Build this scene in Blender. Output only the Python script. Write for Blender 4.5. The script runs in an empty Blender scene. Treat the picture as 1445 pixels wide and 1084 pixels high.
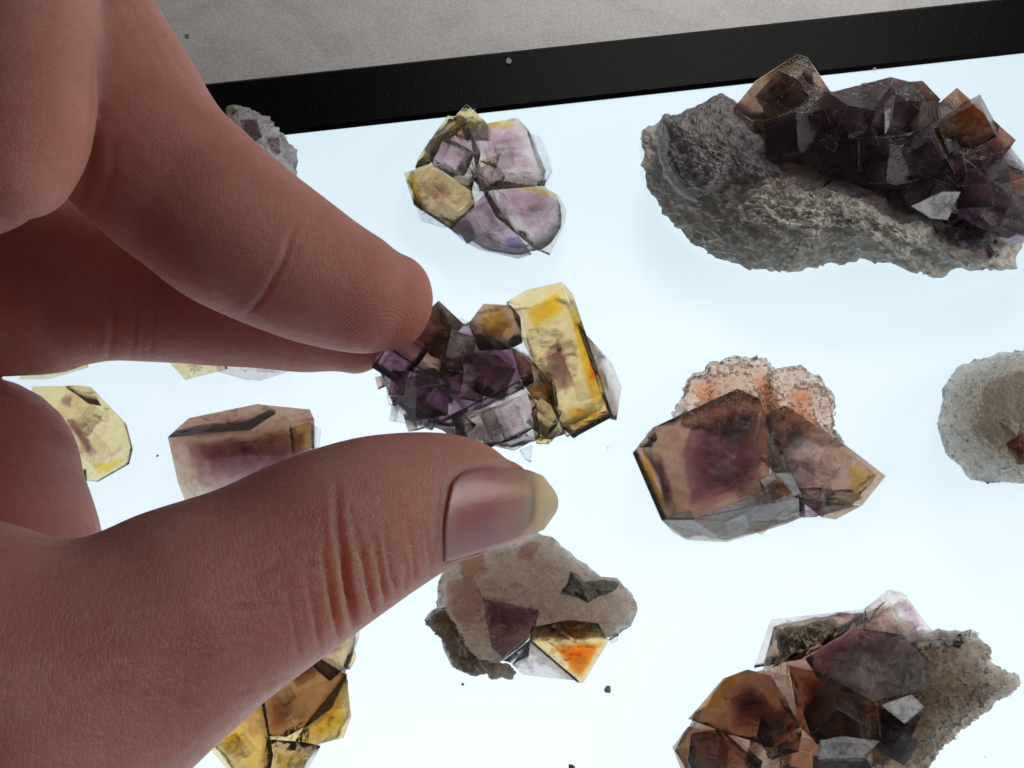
import bpy, bmesh, math, random
import numpy as np
from mathutils import Vector, Matrix, noise
from mathutils.bvhtree import BVHTree

S = bpy.context.scene
COL = S.collection
MM = 0.001
rnd = random.Random(7)

# ------------------------------------------------------------------ camera
TILT, DIST, HFOV = math.radians(28), 190 * MM, math.radians(50)
CP = Vector((0, -DIST * math.sin(TILT), DIST * math.cos(TILT)))
FW = -CP.normalized()
RT = Vector((1, 0, 0))
UP = RT.cross(FW)
FPX = 1445 / (2 * math.tan(HFOV / 2))
cd = bpy.data.cameras.new('camera')
cam = bpy.data.objects.new('camera', cd)
COL.objects.link(cam)
cam.location = CP
cam.rotation_euler = (TILT, 0, 0)
cd.sensor_width = 36
cd.angle = HFOV
cd.clip_start, cd.clip_end = 0.005, 20
S.camera = cam

# ------------------------------------------------------------------ light
W = bpy.data.worlds.new('World')
S.world = W
W.use_nodes = True
W.node_tree.nodes['Background'].inputs[0].default_value = (0.86, 0.93, 1.0, 1)
W.node_tree.nodes['Background'].inputs[1].default_value = 0.045


def area(name, loc, target, size, energy, color):
    l = bpy.data.lights.new(name, 'AREA')
    l.energy, l.size, l.color = energy, size, color
    o = bpy.data.objects.new(name, l)
    COL.objects.link(o)
    o.location = loc
    o.rotation_euler = (Vector(target) - Vector(loc)).to_track_quat('-Z', 'Y').to_euler()
    return o


area('table_fill', (0.12, 0.44, 0.36), (0.08, 0.30, 0), 0.25, 0.58, (1.0, 0.97, 0.95)).data.spread = math.radians(60)  # added fill, beam narrowed to brighten the tabletop and miss the hand
area('side_fill', (0.36, 0.01, 0.19), (0.02, 0.02, 0), 0.22, 0.66, (1.0, 0.95, 0.90))  # added low fill from the right, placed to brighten the rock slab

S.view_settings.view_transform = 'Standard'
S.view_settings.look = 'None'
S.view_settings.exposure = 0
S.view_settings.gamma = 1
S.render.engine = 'CYCLES'
cy = S.cycles
cy.use_denoising = True
cy.max_bounces = 20
cy.transmission_bounces = 16
cy.glossy_bounces = 8
cy.diffuse_bounces = 4
cy.transparent_max_bounces = 48
cy.volume_bounces = 0
cy.sample_clamp_indirect = 4


# ------------------------------------------------------------------ helpers
def P(x, y, h):
    """point at height h (mm) above the pad, on the line of sight of pixel x, y"""
    d = FW + RT * ((x - 722.5) / FPX) - UP * ((y - 542) / FPX)
    t = (h * MM - CP.z) / d.z
    return CP + d * t


def px_of(A):
    """pixels of an (n,3) array of points"""
    V = A - np.array(CP)
    z = V @ np.array(FW)
    return 722.5 + FPX * (V @ np.array(RT)) / z, 542 - FPX * (V @ np.array(UP)) / z


def tag(o, label=None, cat=None, group=None, kind=None):
    for k, v in (('label', label), ('category', cat), ('group', group), ('kind', kind)):
        if v:
            o[k] = v
    return o


def link(name, me, mat, parent=None, smooth=False):
    o = bpy.data.objects.new(name, me)
    COL.objects.link(o)
    if mat:
        me.materials.append(mat)
    if smooth:
        me.polygons.foreach_set('use_smooth', [True] * len(me.polygons))
    if parent:
        o.parent = parent
        o.matrix_parent_inverse = parent.matrix_basis.inverted()
    return o


def root(name, loc, label, cat, group=None):
    o = bpy.data.objects.new(name, None)
    COL.objects.link(o)
    o.empty_display_size = 0.01
    o.location = loc
    return tag(o, label, cat, group)


# ------------------------------------------------------------------ materials
class N:
    def __init__(s, name):
        s.m = bpy.data.materials.new(name)
        s.m.use_nodes = True
        s.t = s.m.node_tree
        s.t.nodes.clear()
        s.out = s.t.nodes.new('ShaderNodeOutputMaterial')

    def n(s, typ, props=None, **ins):
        nd = s.t.nodes.new('ShaderNode' + typ)
        for k, v in (props or {}).items():
            setattr(nd, k, v)
        for k, v in ins.items():
            k = k.replace('_', ' ')
            inp = nd.inputs[int(k[1:])] if k[0] == 'i' and k[1:].isdigit() else nd.inputs[k]
            s.put(inp, v)
        return nd

    def put(s, inp, v):
        if isinstance(v, bpy.types.NodeSocket):
            s.t.links.new(v, inp)
        elif isinstance(v, bpy.types.Node):
            s.t.links.new(v.outputs[0], inp)
        else:
            if inp.type == 'RGBA' and len(v) == 3:
                v = (*v, 1)
            inp.default_value = v

    def obj(s):
        return s.n('TexCoord').outputs['Object']

    def noise(s, vec, scale, detail=4, rough=0.55, dist=0.0):
        return s.n('TexNoise', Vector=vec, Scale=scale, Detail=detail, Roughness=rough, Distortion=dist).outputs[0]

    def ramp(s, fac, stops):
        r = s.n('ValToRGB', Fac=fac)
        e = r.color_ramp.elements
        while len(e) < len(stops):
            e.new(0.5)
        for el, (p, c) in zip(e, stops):
            el.position = p
            el.color = (*c, 1) if isinstance(c, tuple) else (c, c, c, 1)
        return r.outputs[0]

    def mixc(s, fac, a, b, blend='MIX'):
        return s.n('MixRGB', {'blend_type': blend}, Fac=fac, Color1=a, Color2=b).outputs[0]

    def math(s, op, a, b=0.0, c=0.0):
        return s.n('Math', {'operation': op}, i0=a, i1=b, i2=c).outputs[0]

    def bump(s, h, strength, dist, normal=None):
        b = s.n('Bump', Strength=strength, Distance=dist, Height=h)
        if normal is not None:
            s.put(b.inputs['Normal'], normal)
        return b.outputs[0]

    def done(s, surf=None, vol=None):
        if surf is not None:
            s.put(s.out.inputs['Surface'], surf)
        if vol is not None:
            s.put(s.out.inputs['Volume'], vol)
        return s.m


_mats = {}


def fluorite(name, tint, tint2, vol, dens, veil=0.25, veilc=(0.7, 0.62, 0.6), rough=0.06, ior=1.40, fine=1.0, bump=0.28, soft=0.4, back=0.72):
    """translucent crystal: clear refracting faces with stepped growth, cloudy veils, body colour by absorption"""
    a = N(name)
    tint, tint2 = tuple(t ** 0.3 for t in tint), tuple(t ** 0.38 for t in tint2)
    v = a.obj()
    n1 = a.noise(v, 190, 6, 0.6, 0.8)
    n2 = a.noise(v, 480, 8, 0.68, 1.6)
    n3 = a.noise(v, 1700 * fine, 5, 0.65)
    st = a.n('Mapping', Vector=v, Rotation=(0.3, 0.5, 0.7), Scale=(1, 2.6, 1)).outputs[0]
    n4 = a.noise(st, 240, 6, 0.62, 1.1)
    # mosaic of square growth plates
    wv = a.n('MixRGB', {'blend_type': 'ADD'}, Fac=0.0012, Color1=v, Color2=a.n('TexNoise', Vector=v, Scale=300.0).outputs[1]).outputs[0]
    sq = a.n('TexVoronoi', {'distance': 'CHEBYCHEV', 'feature': 'F1'}, Vector=a.n('Mapping', Vector=wv, Rotation=(0.5, 0.35, 0.6)).outputs[0], Scale=330.0)
    plate = a.n('SeparateColor', Color=sq.outputs['Color']).outputs[0]
    colr = a.mixc(a.ramp(n1, [(0.38, 0.0), (0.62, 1.0)]), tint, tint2)
    colr = a.mixc(a.ramp(n2, [(0.46, 0.0), (0.66, 0.75)]), colr, tint2, 'MULTIPLY')
    colr = a.mixc(a.math('MULTIPLY', plate, 0.30), colr, tint2, 'MULTIPLY')
    hgt = a.math('ADD', a.math('MULTIPLY', n4, 0.45), a.math('MULTIPLY', n3, 0.16))
    hgt = a.math('ADD', hgt, a.math('MULTIPLY', n2, 0.4))
    hgt = a.math('ADD', hgt, a.math('MULTIPLY', plate, 0.22))
    bn = a.bump(hgt, bump, 0.0013)
    rg = a.math('MULTIPLY', a.ramp(n2, [(0.35, 0.1), (0.7, 1.0)]), rough * 2)
    rf = a.n('BsdfRefraction', Color=colr, Roughness=rg, IOR=1 + (ior - 1) * 0.4, Normal=bn)
    fr = a.math('MULTIPLY', a.n('Fresnel', IOR=1.43, Normal=bn).outputs[0], a.math('SUBTRACT', 1.0, a.n('NewGeometry').outputs['Backfacing']))
    gl = a.n('MixShader', i0=fr, i1=rf, i2=a.n('BsdfGlossy', Color=(1, 1, 1), Roughness=a.math('ADD', rg, 0.03), Normal=bn))
    vc = a.mixc(a.ramp(n3, [(0.4, 0.0), (0.65, 0.8)]), veilc, colr)
    df = a.n('BsdfDiffuse', Color=vc, Normal=bn)
    tl = a.n('BsdfTranslucent', Color=colr, Normal=bn)
    vl = a.n('MixShader', i0=back, i1=df, i2=tl)
    k = a.math('ADD', a.math('MULTIPLY', n2, 0.55), a.math('MULTIPLY', n4, 0.5))
    msk = a.math('MULTIPLY', a.ramp(k, [(0.42, 0.2), (0.56, 0.55), (0.66, 1.8)]), veil * soft)
    sh = a.n('MixShader', i0=msk, i1=gl, i2=vl)
    ab = a.n('VolumeAbsorption', Color=vol, Density=dens * 0.85) if dens else None
    return a.done(sh, ab)


def zone(name, vol, dens):
    a = N(name)
    return a.done(None, a.n('VolumeAbsorption', Color=vol, Density=dens * 0.72))


def crack_mat(name, colr, light, thr):
    a = N(name)
    v = a.obj()
    n = a.noise(a.n('Mapping', Vector=v, Rotation=(0.4, 0.2, 0.9), Scale=(1, 3, 1)).outputs[0], 420, 7, 0.7, 1.2)
    d = a.n('MixShader', i0=0.5, i1=a.n('BsdfTranslucent', Color=colr), i2=a.n('BsdfGlossy', Color=light, Roughness=0.25))
    return a.done(a.n('MixShader', i0=a.ramp(n, [(thr, 0.0), (thr + 0.16, 0.75)]), i1=a.n('BsdfTransparent', Color=(1, 1, 1)), i2=d))


def rock(name, c1, c2, c3, scale=1.0, trans=0.0, bump=0.6, rough=0.8, stretch=(1, 1, 1)):
    a = N(name)
    v = a.n('Mapping', Vector=a.obj(), Rotation=(0, 0, 0.2), Scale=stretch).outputs[0]
    n1 = a.noise(v, 130 * scale, 8, 0.65, 0.6)
    n2 = a.noise(v, 650 * scale, 8, 0.7, 0.3)
    vo = a.n('TexVoronoi', Vector=v, Scale=900 * scale).outputs['Distance']
    c = a.mixc(a.ramp(n1, [(0.36, 0.0), (0.62, 1.0)]), c1, c2)
    c = a.mixc(a.ramp(n2, [(0.42, 0.0), (0.66, 1.0)]), c, c3)
    h = a.math('ADD', a.math('ADD', n2, a.math('MULTIPLY', n1, 0.5)), a.math('MULTIPLY', vo, 0.35))
    bn = a.bump(h, bump * 0.6, 0.0009)
    p = a.n('BsdfPrincipled', Base_Color=c, Roughness=rough, Normal=bn)
    if not trans:
        return a.done(p)
    tl = a.n('BsdfTranslucent', Color=c, Normal=bn)
    rf = a.n('BsdfGlass', Color=a.mixc(0.5, c, (0.9, 0.88, 0.86)), Roughness=0.35, IOR=1.25, Normal=bn)
    t2 = a.n('MixShader', i0=0.45, i1=tl, i2=rf)
    return a.done(a.n('MixShader', i0=a.math('MULTIPLY', a.ramp(n1, [(0.3, 0.7), (0.7, 1.0)]), trans), i1=p, i2=t2))


def skin_mat(center, knuckle, base, ang):
    a = N('skin')
    v = a.obj()
    n1 = a.noise(v, 60, 4, 0.6)
    n2 = a.noise(v, 900, 5, 0.7)
    c = a.mixc(a.ramp(n1, [(0.35, 0.0), (0.65, 1.0)]), (0.56, 0.245, 0.20), (0.70, 0.37, 0.305))
    c = a.mixc(a.math('MULTIPLY', n2, 0.42), c, (0.46, 0.16, 0.13))
    vo = a.n('TexVoronoi', {'feature': 'DISTANCE_TO_EDGE'}, Vector=a.n('Mapping', Vector=v, Rotation=(0, 0, 0.5), Scale=(1, 0.55, 1)).outputs[0], Scale=1900).outputs[0]
    lines = a.ramp(vo, [(0.0, 0.0), (0.16, 1.0)])
    d = a.n('VectorMath', {'operation': 'DISTANCE'}, i0=v, i1=tuple(center)).outputs['Value']
    wob = a.math('MULTIPLY', a.noise(v, 170, 2), 0.0022)
    ring = a.math('SINE', a.math('MULTIPLY', a.math('ADD', d, wob), 2 * math.pi / 0.00052))
    near = a.ramp(a.math('MULTIPLY', d, 100.0), [(0.3, 1.0), (0.8, 0.0)])
    fur = a.noise(a.n('Mapping', Vector=v, Rotation=(0, 0, -0.45), Scale=(0.28, 1, 0.6)).outputs[0], 1500, 4, 0.65, 0.6)
    h = a.math('ADD', a.math('MULTIPLY', lines, 0.16), a.math('ADD', a.math('MULTIPLY', n2, 0.6), a.math('MULTIPLY', fur, 0.8)))
    wr = a.n('TexNoise', {'noise_type': 'RIDGED_MULTIFRACTAL'}, Vector=a.n('Mapping', {'vector_type': 'TEXTURE'}, Vector=v, Rotation=(0, 0, ang), Scale=(1, 4.5, 4.5)).outputs[0], Scale=520.0, Detail=4.0, Roughness=0.5, Distortion=0.35).outputs[0]
    dk = a.n('VectorMath', {'operation': 'DISTANCE'}, i0=v, i1=tuple(knuckle)).outputs['Value']
    mk = a.ramp(a.math('MULTIPLY', dk, 50.0), [(0.25, 1.0), (0.85, 0.0)])
    wb = a.n('TexNoise', {'noise_type': 'RIDGED_MULTIFRACTAL'}, Vector=a.n('Mapping', {'vector_type': 'TEXTURE'}, Vector=v, Rotation=(0, 0, ang + 1.75), Scale=(1, 3.2, 3.2)).outputs[0], Scale=420.0, Detail=5.0, Roughness=0.55, Distortion=0.6).outputs[0]
    db = a.n('VectorMath', {'operation': 'DISTANCE'}, i0=v, i1=tuple(base)).outputs['Value']
    mb = a.ramp(a.math('MULTIPLY', db, 20.0), [(0.3, 1.0), (0.9, 0.0)])
    h = a.math('ADD', h, a.math('MULTIPLY', a.math('MULTIPLY', wr, mk), 0.8))
    h = a.math('ADD', h, a.math('MULTIPLY', a.math('MULTIPLY', wb, mb), 0.55))
    bn = a.bump(h, 0.5, 0.0006)
    bn = a.bump(a.math('MULTIPLY', ring, near), 0.42, 0.00012, bn)
    p = a.n('BsdfPrincipled', Base_Color=c, Roughness=a.ramp(n2, [(0.3, 0.34), (0.7, 0.56)]), Normal=bn)
    p.inputs['Subsurface Weight'].default_value = 1.0
    p.inputs['Subsurface Radius'].default_value = (1.0, 0.32, 0.18)
    p.inputs['Subsurface Scale'].default_value = 0.0095
    p.inputs['Specular IOR Level'].default_value = 0.35
    return a.done(p)


def nail_mat():
    a = N('nail_keratin')
    u = a.n('Attribute', {'attribute_name': 'along'}).outputs['Fac']
    v = a.obj()
    n = a.noise(v, 700, 4)
    uu = a.math('ADD', u, a.math('MULTIPLY', a.math('SUBTRACT', n, 0.5), 0.05))
    c = a.ramp(uu, [(0.0, (0.66, 0.34, 0.30)), (0.14, (0.58, 0.24, 0.23)), (0.35, (0.58, 0.20, 0.21)), (0.66, (0.72, 0.32, 0.23)), (0.76, (0.76, 0.52, 0.38)), (0.80, (0.95, 0.80, 0.56)), (1.0, (0.96, 0.82, 0.58))])
    bn = a.bump(a.noise(a.n('Mapping', Vector=v, Rotation=(0, 0, 0.12), Scale=(0.15, 1, 1)).outputs[0], 1500, 3), 0.12, 0.0004)
    p = a.n('BsdfPrincipled', Base_Color=c, Roughness=0.34, Normal=bn, Coat_Weight=0.35, Coat_Roughness=0.3)
    p.inputs['Subsurface Weight'].default_value = 1.0
    p.inputs['Subsurface Radius'].default_value = (1.0, 0.4, 0.25)
    p.inputs['Subsurface Scale'].default_value = 0.002
    tl = a.n('BsdfTranslucent', Color=c)
    tr = a.n('BsdfTransparent', Color=(0.98, 0.86, 0.66))
    tl = a.n('MixShader', i0=0.45, i1=tl, i2=tr)
    return a.done(a.n('MixShader', i0=a.ramp(u, [(0.7, 0.0), (0.8, 0.75)]), i1=p, i2=tl))


def pad_mat():
    """diffuser of an LED light pad; emission dims and turns bluer off-axis to darken the corners"""
    a = N('lit_diffuser')
    g = a.n('NewGeometry')
    ca = a.n('VectorMath', {'operation': 'DOT_PRODUCT'}, i0=g.outputs['Incoming'], i1=g.outputs['Normal']).outputs['Value']
    f = a.math('POWER', a.math('MAXIMUM', ca, 0.0), 1.0)  # corner falloff shaped into the emission by view angle
    n = a.noise(a.obj(), 1600, 3, 0.6)
    f = a.math('MULTIPLY', f, a.math('ADD', a.math('MULTIPLY', n, 0.08), 0.96))
    c = a.mixc(a.ramp(ca, [(0.66, 0.0), (0.98, 1.0)]), (0.68, 0.88, 1.0), (0.82, 0.93, 0.99))
    p = a.n('BsdfPrincipled', Base_Color=(0.25, 0.25, 0.26), Roughness=0.5, Emission_Color=c, Emission_Strength=a.math('MULTIPLY', f, 1.10))
    return a.done(p)


def bezel_mat():
    a = N('black_plastic')
    v = a.obj()
    n = a.noise(v, 1500, 4, 0.7)
    c = a.ramp(n, [(0.45, (0.002, 0.0025, 0.0025)), (0.8, (0.008, 0.010, 0.008))])
    return a.done(a.n('BsdfPrincipled', Base_Color=c, Roughness=0.3, Specular_IOR_Level=0.03, Normal=a.bump(n, 0.2, 0.0003)))


def table_mat():
    a = N('grey_laminate')
    v = a.obj()
    n1 = a.noise(v, 28, 7, 0.62, 1.2)
    n2 = a.noise(v, 140, 6, 0.7, 0.6)
    n3 = a.noise(v, 2600, 2, 0.6)
    c = a.ramp(n1, [(0.3, (0.27, 0.265, 0.26)), (0.48, (0.44, 0.43, 0.425)), (0.6, (0.34, 0.32, 0.315)), (0.75, (0.46, 0.43, 0.42))])
    c = a.mixc(a.ramp(n2, [(0.45, 0.0), (0.7, 0.7)]), c, (0.50, 0.48, 0.47))
    c = a.mixc(0.45, c, a.ramp(n3, [(0.3, (0.22, 0.22, 0.22)), (0.7, (0.62, 0.61, 0.6))]))
    return a.done(a.n('BsdfPrincipled', Base_Color=c, Roughness=0.5))


# ------------------------------------------------------------------ the light pad and the table
def light_pad():
    A, B = P(415, 189, 0), P(1445, 75, 0)
    ex = (B - A).normalized()
    ey = Vector((-ex.y, ex.x, 0))
    M = P(930, 132, 0)
    wid = max(6 * MM, (P(820, 62, 0) - M).dot(ey))
    r = root('light_pad', (M.x, M.y, -9 * MM), 'glowing white light pad with a wide black border under the minerals', 'light pad')
    Q = lambda x, y, z: M + ex * (x * MM) + ey * (y * MM) + Vector((0, 0, z * MM))
    x0, x1, y0 = -215, 150, -235
    bm = bmesh.new()
    bm.faces.new([bm.verts.new(Q(*c)) for c in ((x0 - 2, y0 - 2, -0.05), (x1 + 2, y0 - 2, -0.05), (x1 + 2, 2, -0.05), (x0 - 2, 2, -0.05))])
    me = bpy.data.meshes.new('lit_panel')
    bm.to_mesh(me)
    link('lit_panel', me, pad_mat(), r)
    w = wid / MM
    prof = [(0, -0.6), (0, 0.25), (0.7, 0.75), (w - 1.2, 0.8), (w - 0.3, 0.3), (w, -0.6), (w, -9)]   # outward offset, height
    bm = bmesh.new()
    rings = []
    for off, z in prof:
        rings.append([bm.verts.new(Q(*c, z)) for c in ((x0 - off, y0 - off), (x1 + off, y0 - off), (x1 + off, off), (x0 - off, off))])
    for a, b in zip(rings, rings[1:]):
        for i in range(4):
            bm.faces.new((a[i], a[(i + 1) % 4], b[(i + 1) % 4], b[i]))
    bmesh.ops.recalc_face_normals(bm, faces=bm.faces)
    me = bpy.data.meshes.new('border')
    bm.to_mesh(me)
    link('border', me, bezel_mat(), r)
    bm = bmesh.new()
    bm.faces.new([bm.verts.new(Q(*c)) for c in ((-800, -700, -9), (800, -700, -9), (800, 500, -9), (-800, 500, -9))])
    me = bpy.data.meshes.new('tabletop')
    bm.to_mesh(me)
    tag(link('tabletop', me, table_mat()), kind='structure')


light_pad()


# ------------------------------------------------------------------ mineral builders
def hull_mesh(name, pts, bevel=0.12):
    bm = bmesh.new()
    for p in pts:
        bm.verts.new(p)
    r = bmesh.ops.convex_hull(bm, input=bm.verts)
    bmesh.ops.delete(bm, geom=[g for g in set(r['geom_interior'] + r['geom_unused']) if isinstance(g, bmesh.types.BMVert)], context='VERTS')
    bmesh.ops.remove_doubles(bm, verts=bm.verts, dist=0.15 * MM)
    bmesh.ops.dissolve_limit(bm, angle_limit=math.radians(9), verts=bm.verts, edges=bm.edges)
    if bevel:
        bv = bmesh.ops.bevel(bm, geom=[e for e in bm.edges if e.is_manifold and e.calc_face_angle(0) > math.radians(24)], offset=bevel * MM, offset_type='OFFSET', segments=1, profile=0.5, affect='EDGES', clamp_overlap=True)
        for f in bv['faces']:
            f.material_index = 1
    bmesh.ops.triangulate(bm, faces=[f for f in bm.faces if len(f.verts) > 4])
    bmesh.ops.recalc_face_normals(bm, faces=bm.faces)
    me = bpy.data.meshes.new(name)
    bm.to_mesh(me)
    return me


def zone_mesh(pts, amp=0.45):
    """colour zone inside a crystal: a hull with a wispy, uneven boundary"""
    me = hull_mesh('colour_zone', pts, 0)
    bm = bmesh.new()
    bm.from_mesh(me)
    bmesh.ops.triangulate(bm, faces=bm.faces[:])
    for _ in range(3):
        bmesh.ops.subdivide_edges(bm, edges=[e for e in bm.edges if e.calc_length() > 1.1 * MM], cuts=1, use_grid_fill=True)
        bmesh.ops.triangulate(bm, faces=[f for f in bm.faces if len(f.verts) > 3])
    bm.normal_update()
    o = Vector((rnd.uniform(-9, 9), rnd.uniform(-9, 9), 0))
    for v in bm.verts:
        v.co += v.normal * (amp * MM * (noise.fractal(v.co * 420 + o, 0.7, 2.1, 4) - 0.25))
    bm.to_mesh(me)
    bm.free()
    return me


def crack(hull, parent, c, size, mat):
    """healed crack: a thin wavy sheet inside a crystal"""
    R = Matrix.Rotation(rnd.uniform(0, 6.3), 3, 'Z') @ Matrix.Rotation(rnd.uniform(0.15, 1.2), 3, 'X')
    n, V, F = 9, [], []
    o = Vector((rnd.uniform(-9, 9), rnd.uniform(-9, 9), 0))
    pl = [(p.center.copy(), p.normal.copy()) for p in hull.polygons]
    size = min([size] + [(q - c).dot(nn) * 0.85 / max(0.3, 1 - abs((R.transposed() @ nn).z) * 0.8) for q, nn in pl])
    if size < 0.5 * MM:
        return
    asp = rnd.uniform(0.35, 0.9)
    for i in range(n):
        for j in range(n):
            u, w = (i / (n - 1) - 0.5) * 2, (j / (n - 1) - 0.5) * 2
            k = 1 + 0.35 * noise.noise(Vector((u * 1.5, w * 1.5, 0)) + o)
            q = Vector((u * k, w * k * asp, 0.22 * noise.noise(Vector((u * 1.2, w * 1.2, 3)) + o)))
            V.append(tuple(c + R @ q * size))
    for i in range(n - 1):
        for j in range(n - 1):
            F.append((i * n + j, (i + 1) * n + j, (i + 1) * n + j + 1, i * n + j + 1))
    me = bpy.data.meshes.new('inner_crack')
    me.from_pydata(V, [], F)
    return link('inner_crack', me, mat, parent)


def shrink(pts, s, hb):
    cx = sum(p[0] for p in pts) / len(pts)
    cy_ = sum(p[1] for p in pts) / len(pts)
    return [(cx + (p[0] - cx) * s, cy_ + (p[1] - cy_) * s, hb) for p in pts]


def inside(x, y, poly):
    c = False
    for (x0, y0), (x1, y1) in zip(poly, poly[1:] + poly[:1]):
        if (y0 > y) != (y1 > y) and x < (x1 - x0) * (y - y0) / (y1 - y0) + x0:
            c = not c
    return c


def crystal(parent, mat, pts, b=None, s=0.9, core=None, name='crystal', bevel=0.1, label=None, grow=1.05, steps=None, flat=None):
    """pts: (px, py, height) corners seen from above; b: height of its underside; core: list of (pts | scale, zone material[, b])"""
    hs = [p[2] for p in pts]
    if flat is None:
        flat = b is not None and max(hs) - min(hs) <= 8.6
    if flat and len(pts) > 3:          # level the crystal's upper face
        A = np.array([[p[0] / 100, p[1] / 100, 1] for p in pts])
        fit = A @ np.linalg.lstsq(A, np.array(hs), rcond=None)[0]
        hs = [0.2 * h + 0.8 * f for h, f in zip(hs, fit)]
    full = [(q[0], q[1], h) for h, q in zip(hs, shrink(pts, grow, 0))]
    if b is not None:
        full += shrink(full, 1 - (1 - s) * 0.25, b)
    me = hull_mesh(name, [P(*p) for p in full], bevel)
    o = link(name, me, mat, parent)
    if bevel:
        me.materials.append(EDGE)
    if label:
        o['label'] = label
    for c in core or []:
        if isinstance(c[0], (int, float)):
            W3 = [P(*p) for p in full]
            m = sum(W3, Vector()) / len(W3)
            q = [m + (w - m) * c[0] for w in W3]
        else:
            q = [P(*p) for p in c[0]]
            if len(c) > 2:
                q += [P(*p) for p in shrink(c[0], 0.8, c[2])]
        link('colour_zone', zone_mesh(q), c[1], o)
        m = sum(q, Vector()) / len(q)
        link('colour_zone', zone_mesh([m + (w - m) * 0.74 for w in q], 0.7), c[1], o)
    if name == 'crystal' and max(p[0] for p in pts) - min(p[0] for p in pts) > 36:
        W3 = [P(*p) for p in full]
        m = sum(W3, Vector()) / len(W3)
        R0 = sum((w - m).length for w in W3) / len(W3)
        for k in range(4 if R0 > 5 * MM else 2):
            w = rnd.choice(W3)
            crack(me, o, m + (w - m) * rnd.uniform(0.0, 0.38), R0 * rnd.uniform(0.18, 0.36), rnd.choice([CRACK, CRACK, CRACK_DARK]))
    # raised growth plates on the larger crystals, squared to its longest edge
    ext = max(p[0] for p in pts) - min(p[0] for p in pts)
    if steps is None:
        steps = 0 if ext < 38 else min(5, int(ext / 24))
    if steps and name == 'crystal':
        tree = BVHTree.FromPolygons([tuple(v.co) for v in me.vertices], [tuple(p.vertices) for p in me.polygons])
        e = max(zip(pts, pts[1:] + pts[:1]), key=lambda q: math.hypot(q[0][0] - q[1][0], q[0][1] - q[1][1]))
        an0 = math.atan2(e[1][1] - e[0][1], e[1][0] - e[0][0])
        cx = sum(p[0] for p in pts) / len(pts)
        cy2 = sum(p[1] for p in pts) / len(pts)
        for _ in range(steps):
            f = rnd.uniform(0.2, 0.72)
            p = rnd.choice(pts)
            x, y = cx + (p[0] - cx) * f, cy2 + (p[1] - cy2) * f
            an = an0 + rnd.gauss(0, 0.09) + (rnd.choice((0, 0.6)) if rnd.random() < 0.2 else 0)
            a, d = ext * rnd.uniform(0.08, 0.22), ext * rnd.uniform(0.06, 0.17)
            top, ok = [], True
            for u, w in ((-1, -1), (1, -1), (1, 1), (-1, 1)):
                qx, qy = x + u * a * math.cos(an) - w * d * math.sin(an), y + u * a * math.sin(an) + w * d * math.cos(an)
                h = tree.ray_cast(CP, (P(qx, qy, 0) - CP).normalized())
                if h[0] is None:
                    ok = False
                    break
                top.append((h[0], h[1]))
            if not ok:
                continue
            up = rnd.uniform(0.08, 0.3) * MM
            mid = sum((c for c, nn in top), Vector()) / 4
            q = [mid + (c - mid) * 0.86 + nn * up for c, nn in top] + [mid + (c - mid) * 1.12 - nn * 0.35 * MM for c, nn in top]
            link('growth_plate', hull_mesh('growth_plate', q, 0.05), PLATE, o)
    return o


def cube(parent, mat, x, y, h, size, rot=None, core=None, bevel=0.06):
    """an intergrown cube, size in mm, seen corner or edge up"""
    R = Matrix.Rotation(rot if rot is not None else rnd.uniform(0, 6.3), 3, 'Z') @ Matrix.Rotation(rnd.uniform(0.35, 0.75), 3, 'X') @ Matrix.Rotation(rnd.uniform(0.4, 0.8), 3, 'Y')
    c = P(x, y, h)
    k = [size * 0.38 * MM * rnd.uniform(0.85, 1.15) for _ in range(3)]
    q = [c + R @ Vector((sx * k[0], sy * k[1], sz * k[2])) for sx in (-1, 1) for sy in (-1, 1) for sz in (-1, 1)]
    me = hull_mesh('crystal', q, bevel)
    o = link('crystal', me, mat, parent)
    me.materials.append(EDGE)
    if core:
        link('colour_zone', hull_mesh('colour_zone', [c + (w - c) * 0.7 for w in q], 0), core, o)
    return o


def resample(poly, n, jag=0.0):
    A = np.array(poly, float)
    A = np.vstack([A, A[:1]])
    # Catmull-Rom softened outline
    L = np.concatenate([[0], np.cumsum(np.hypot(*np.diff(A[:, :2], axis=0).T))])
    t = np.linspace(0, L[-1], n, endpoint=False)
    return np.stack([np.interp(t, L, A[:, k]) for k in range(A.shape[1])], 1)


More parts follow.
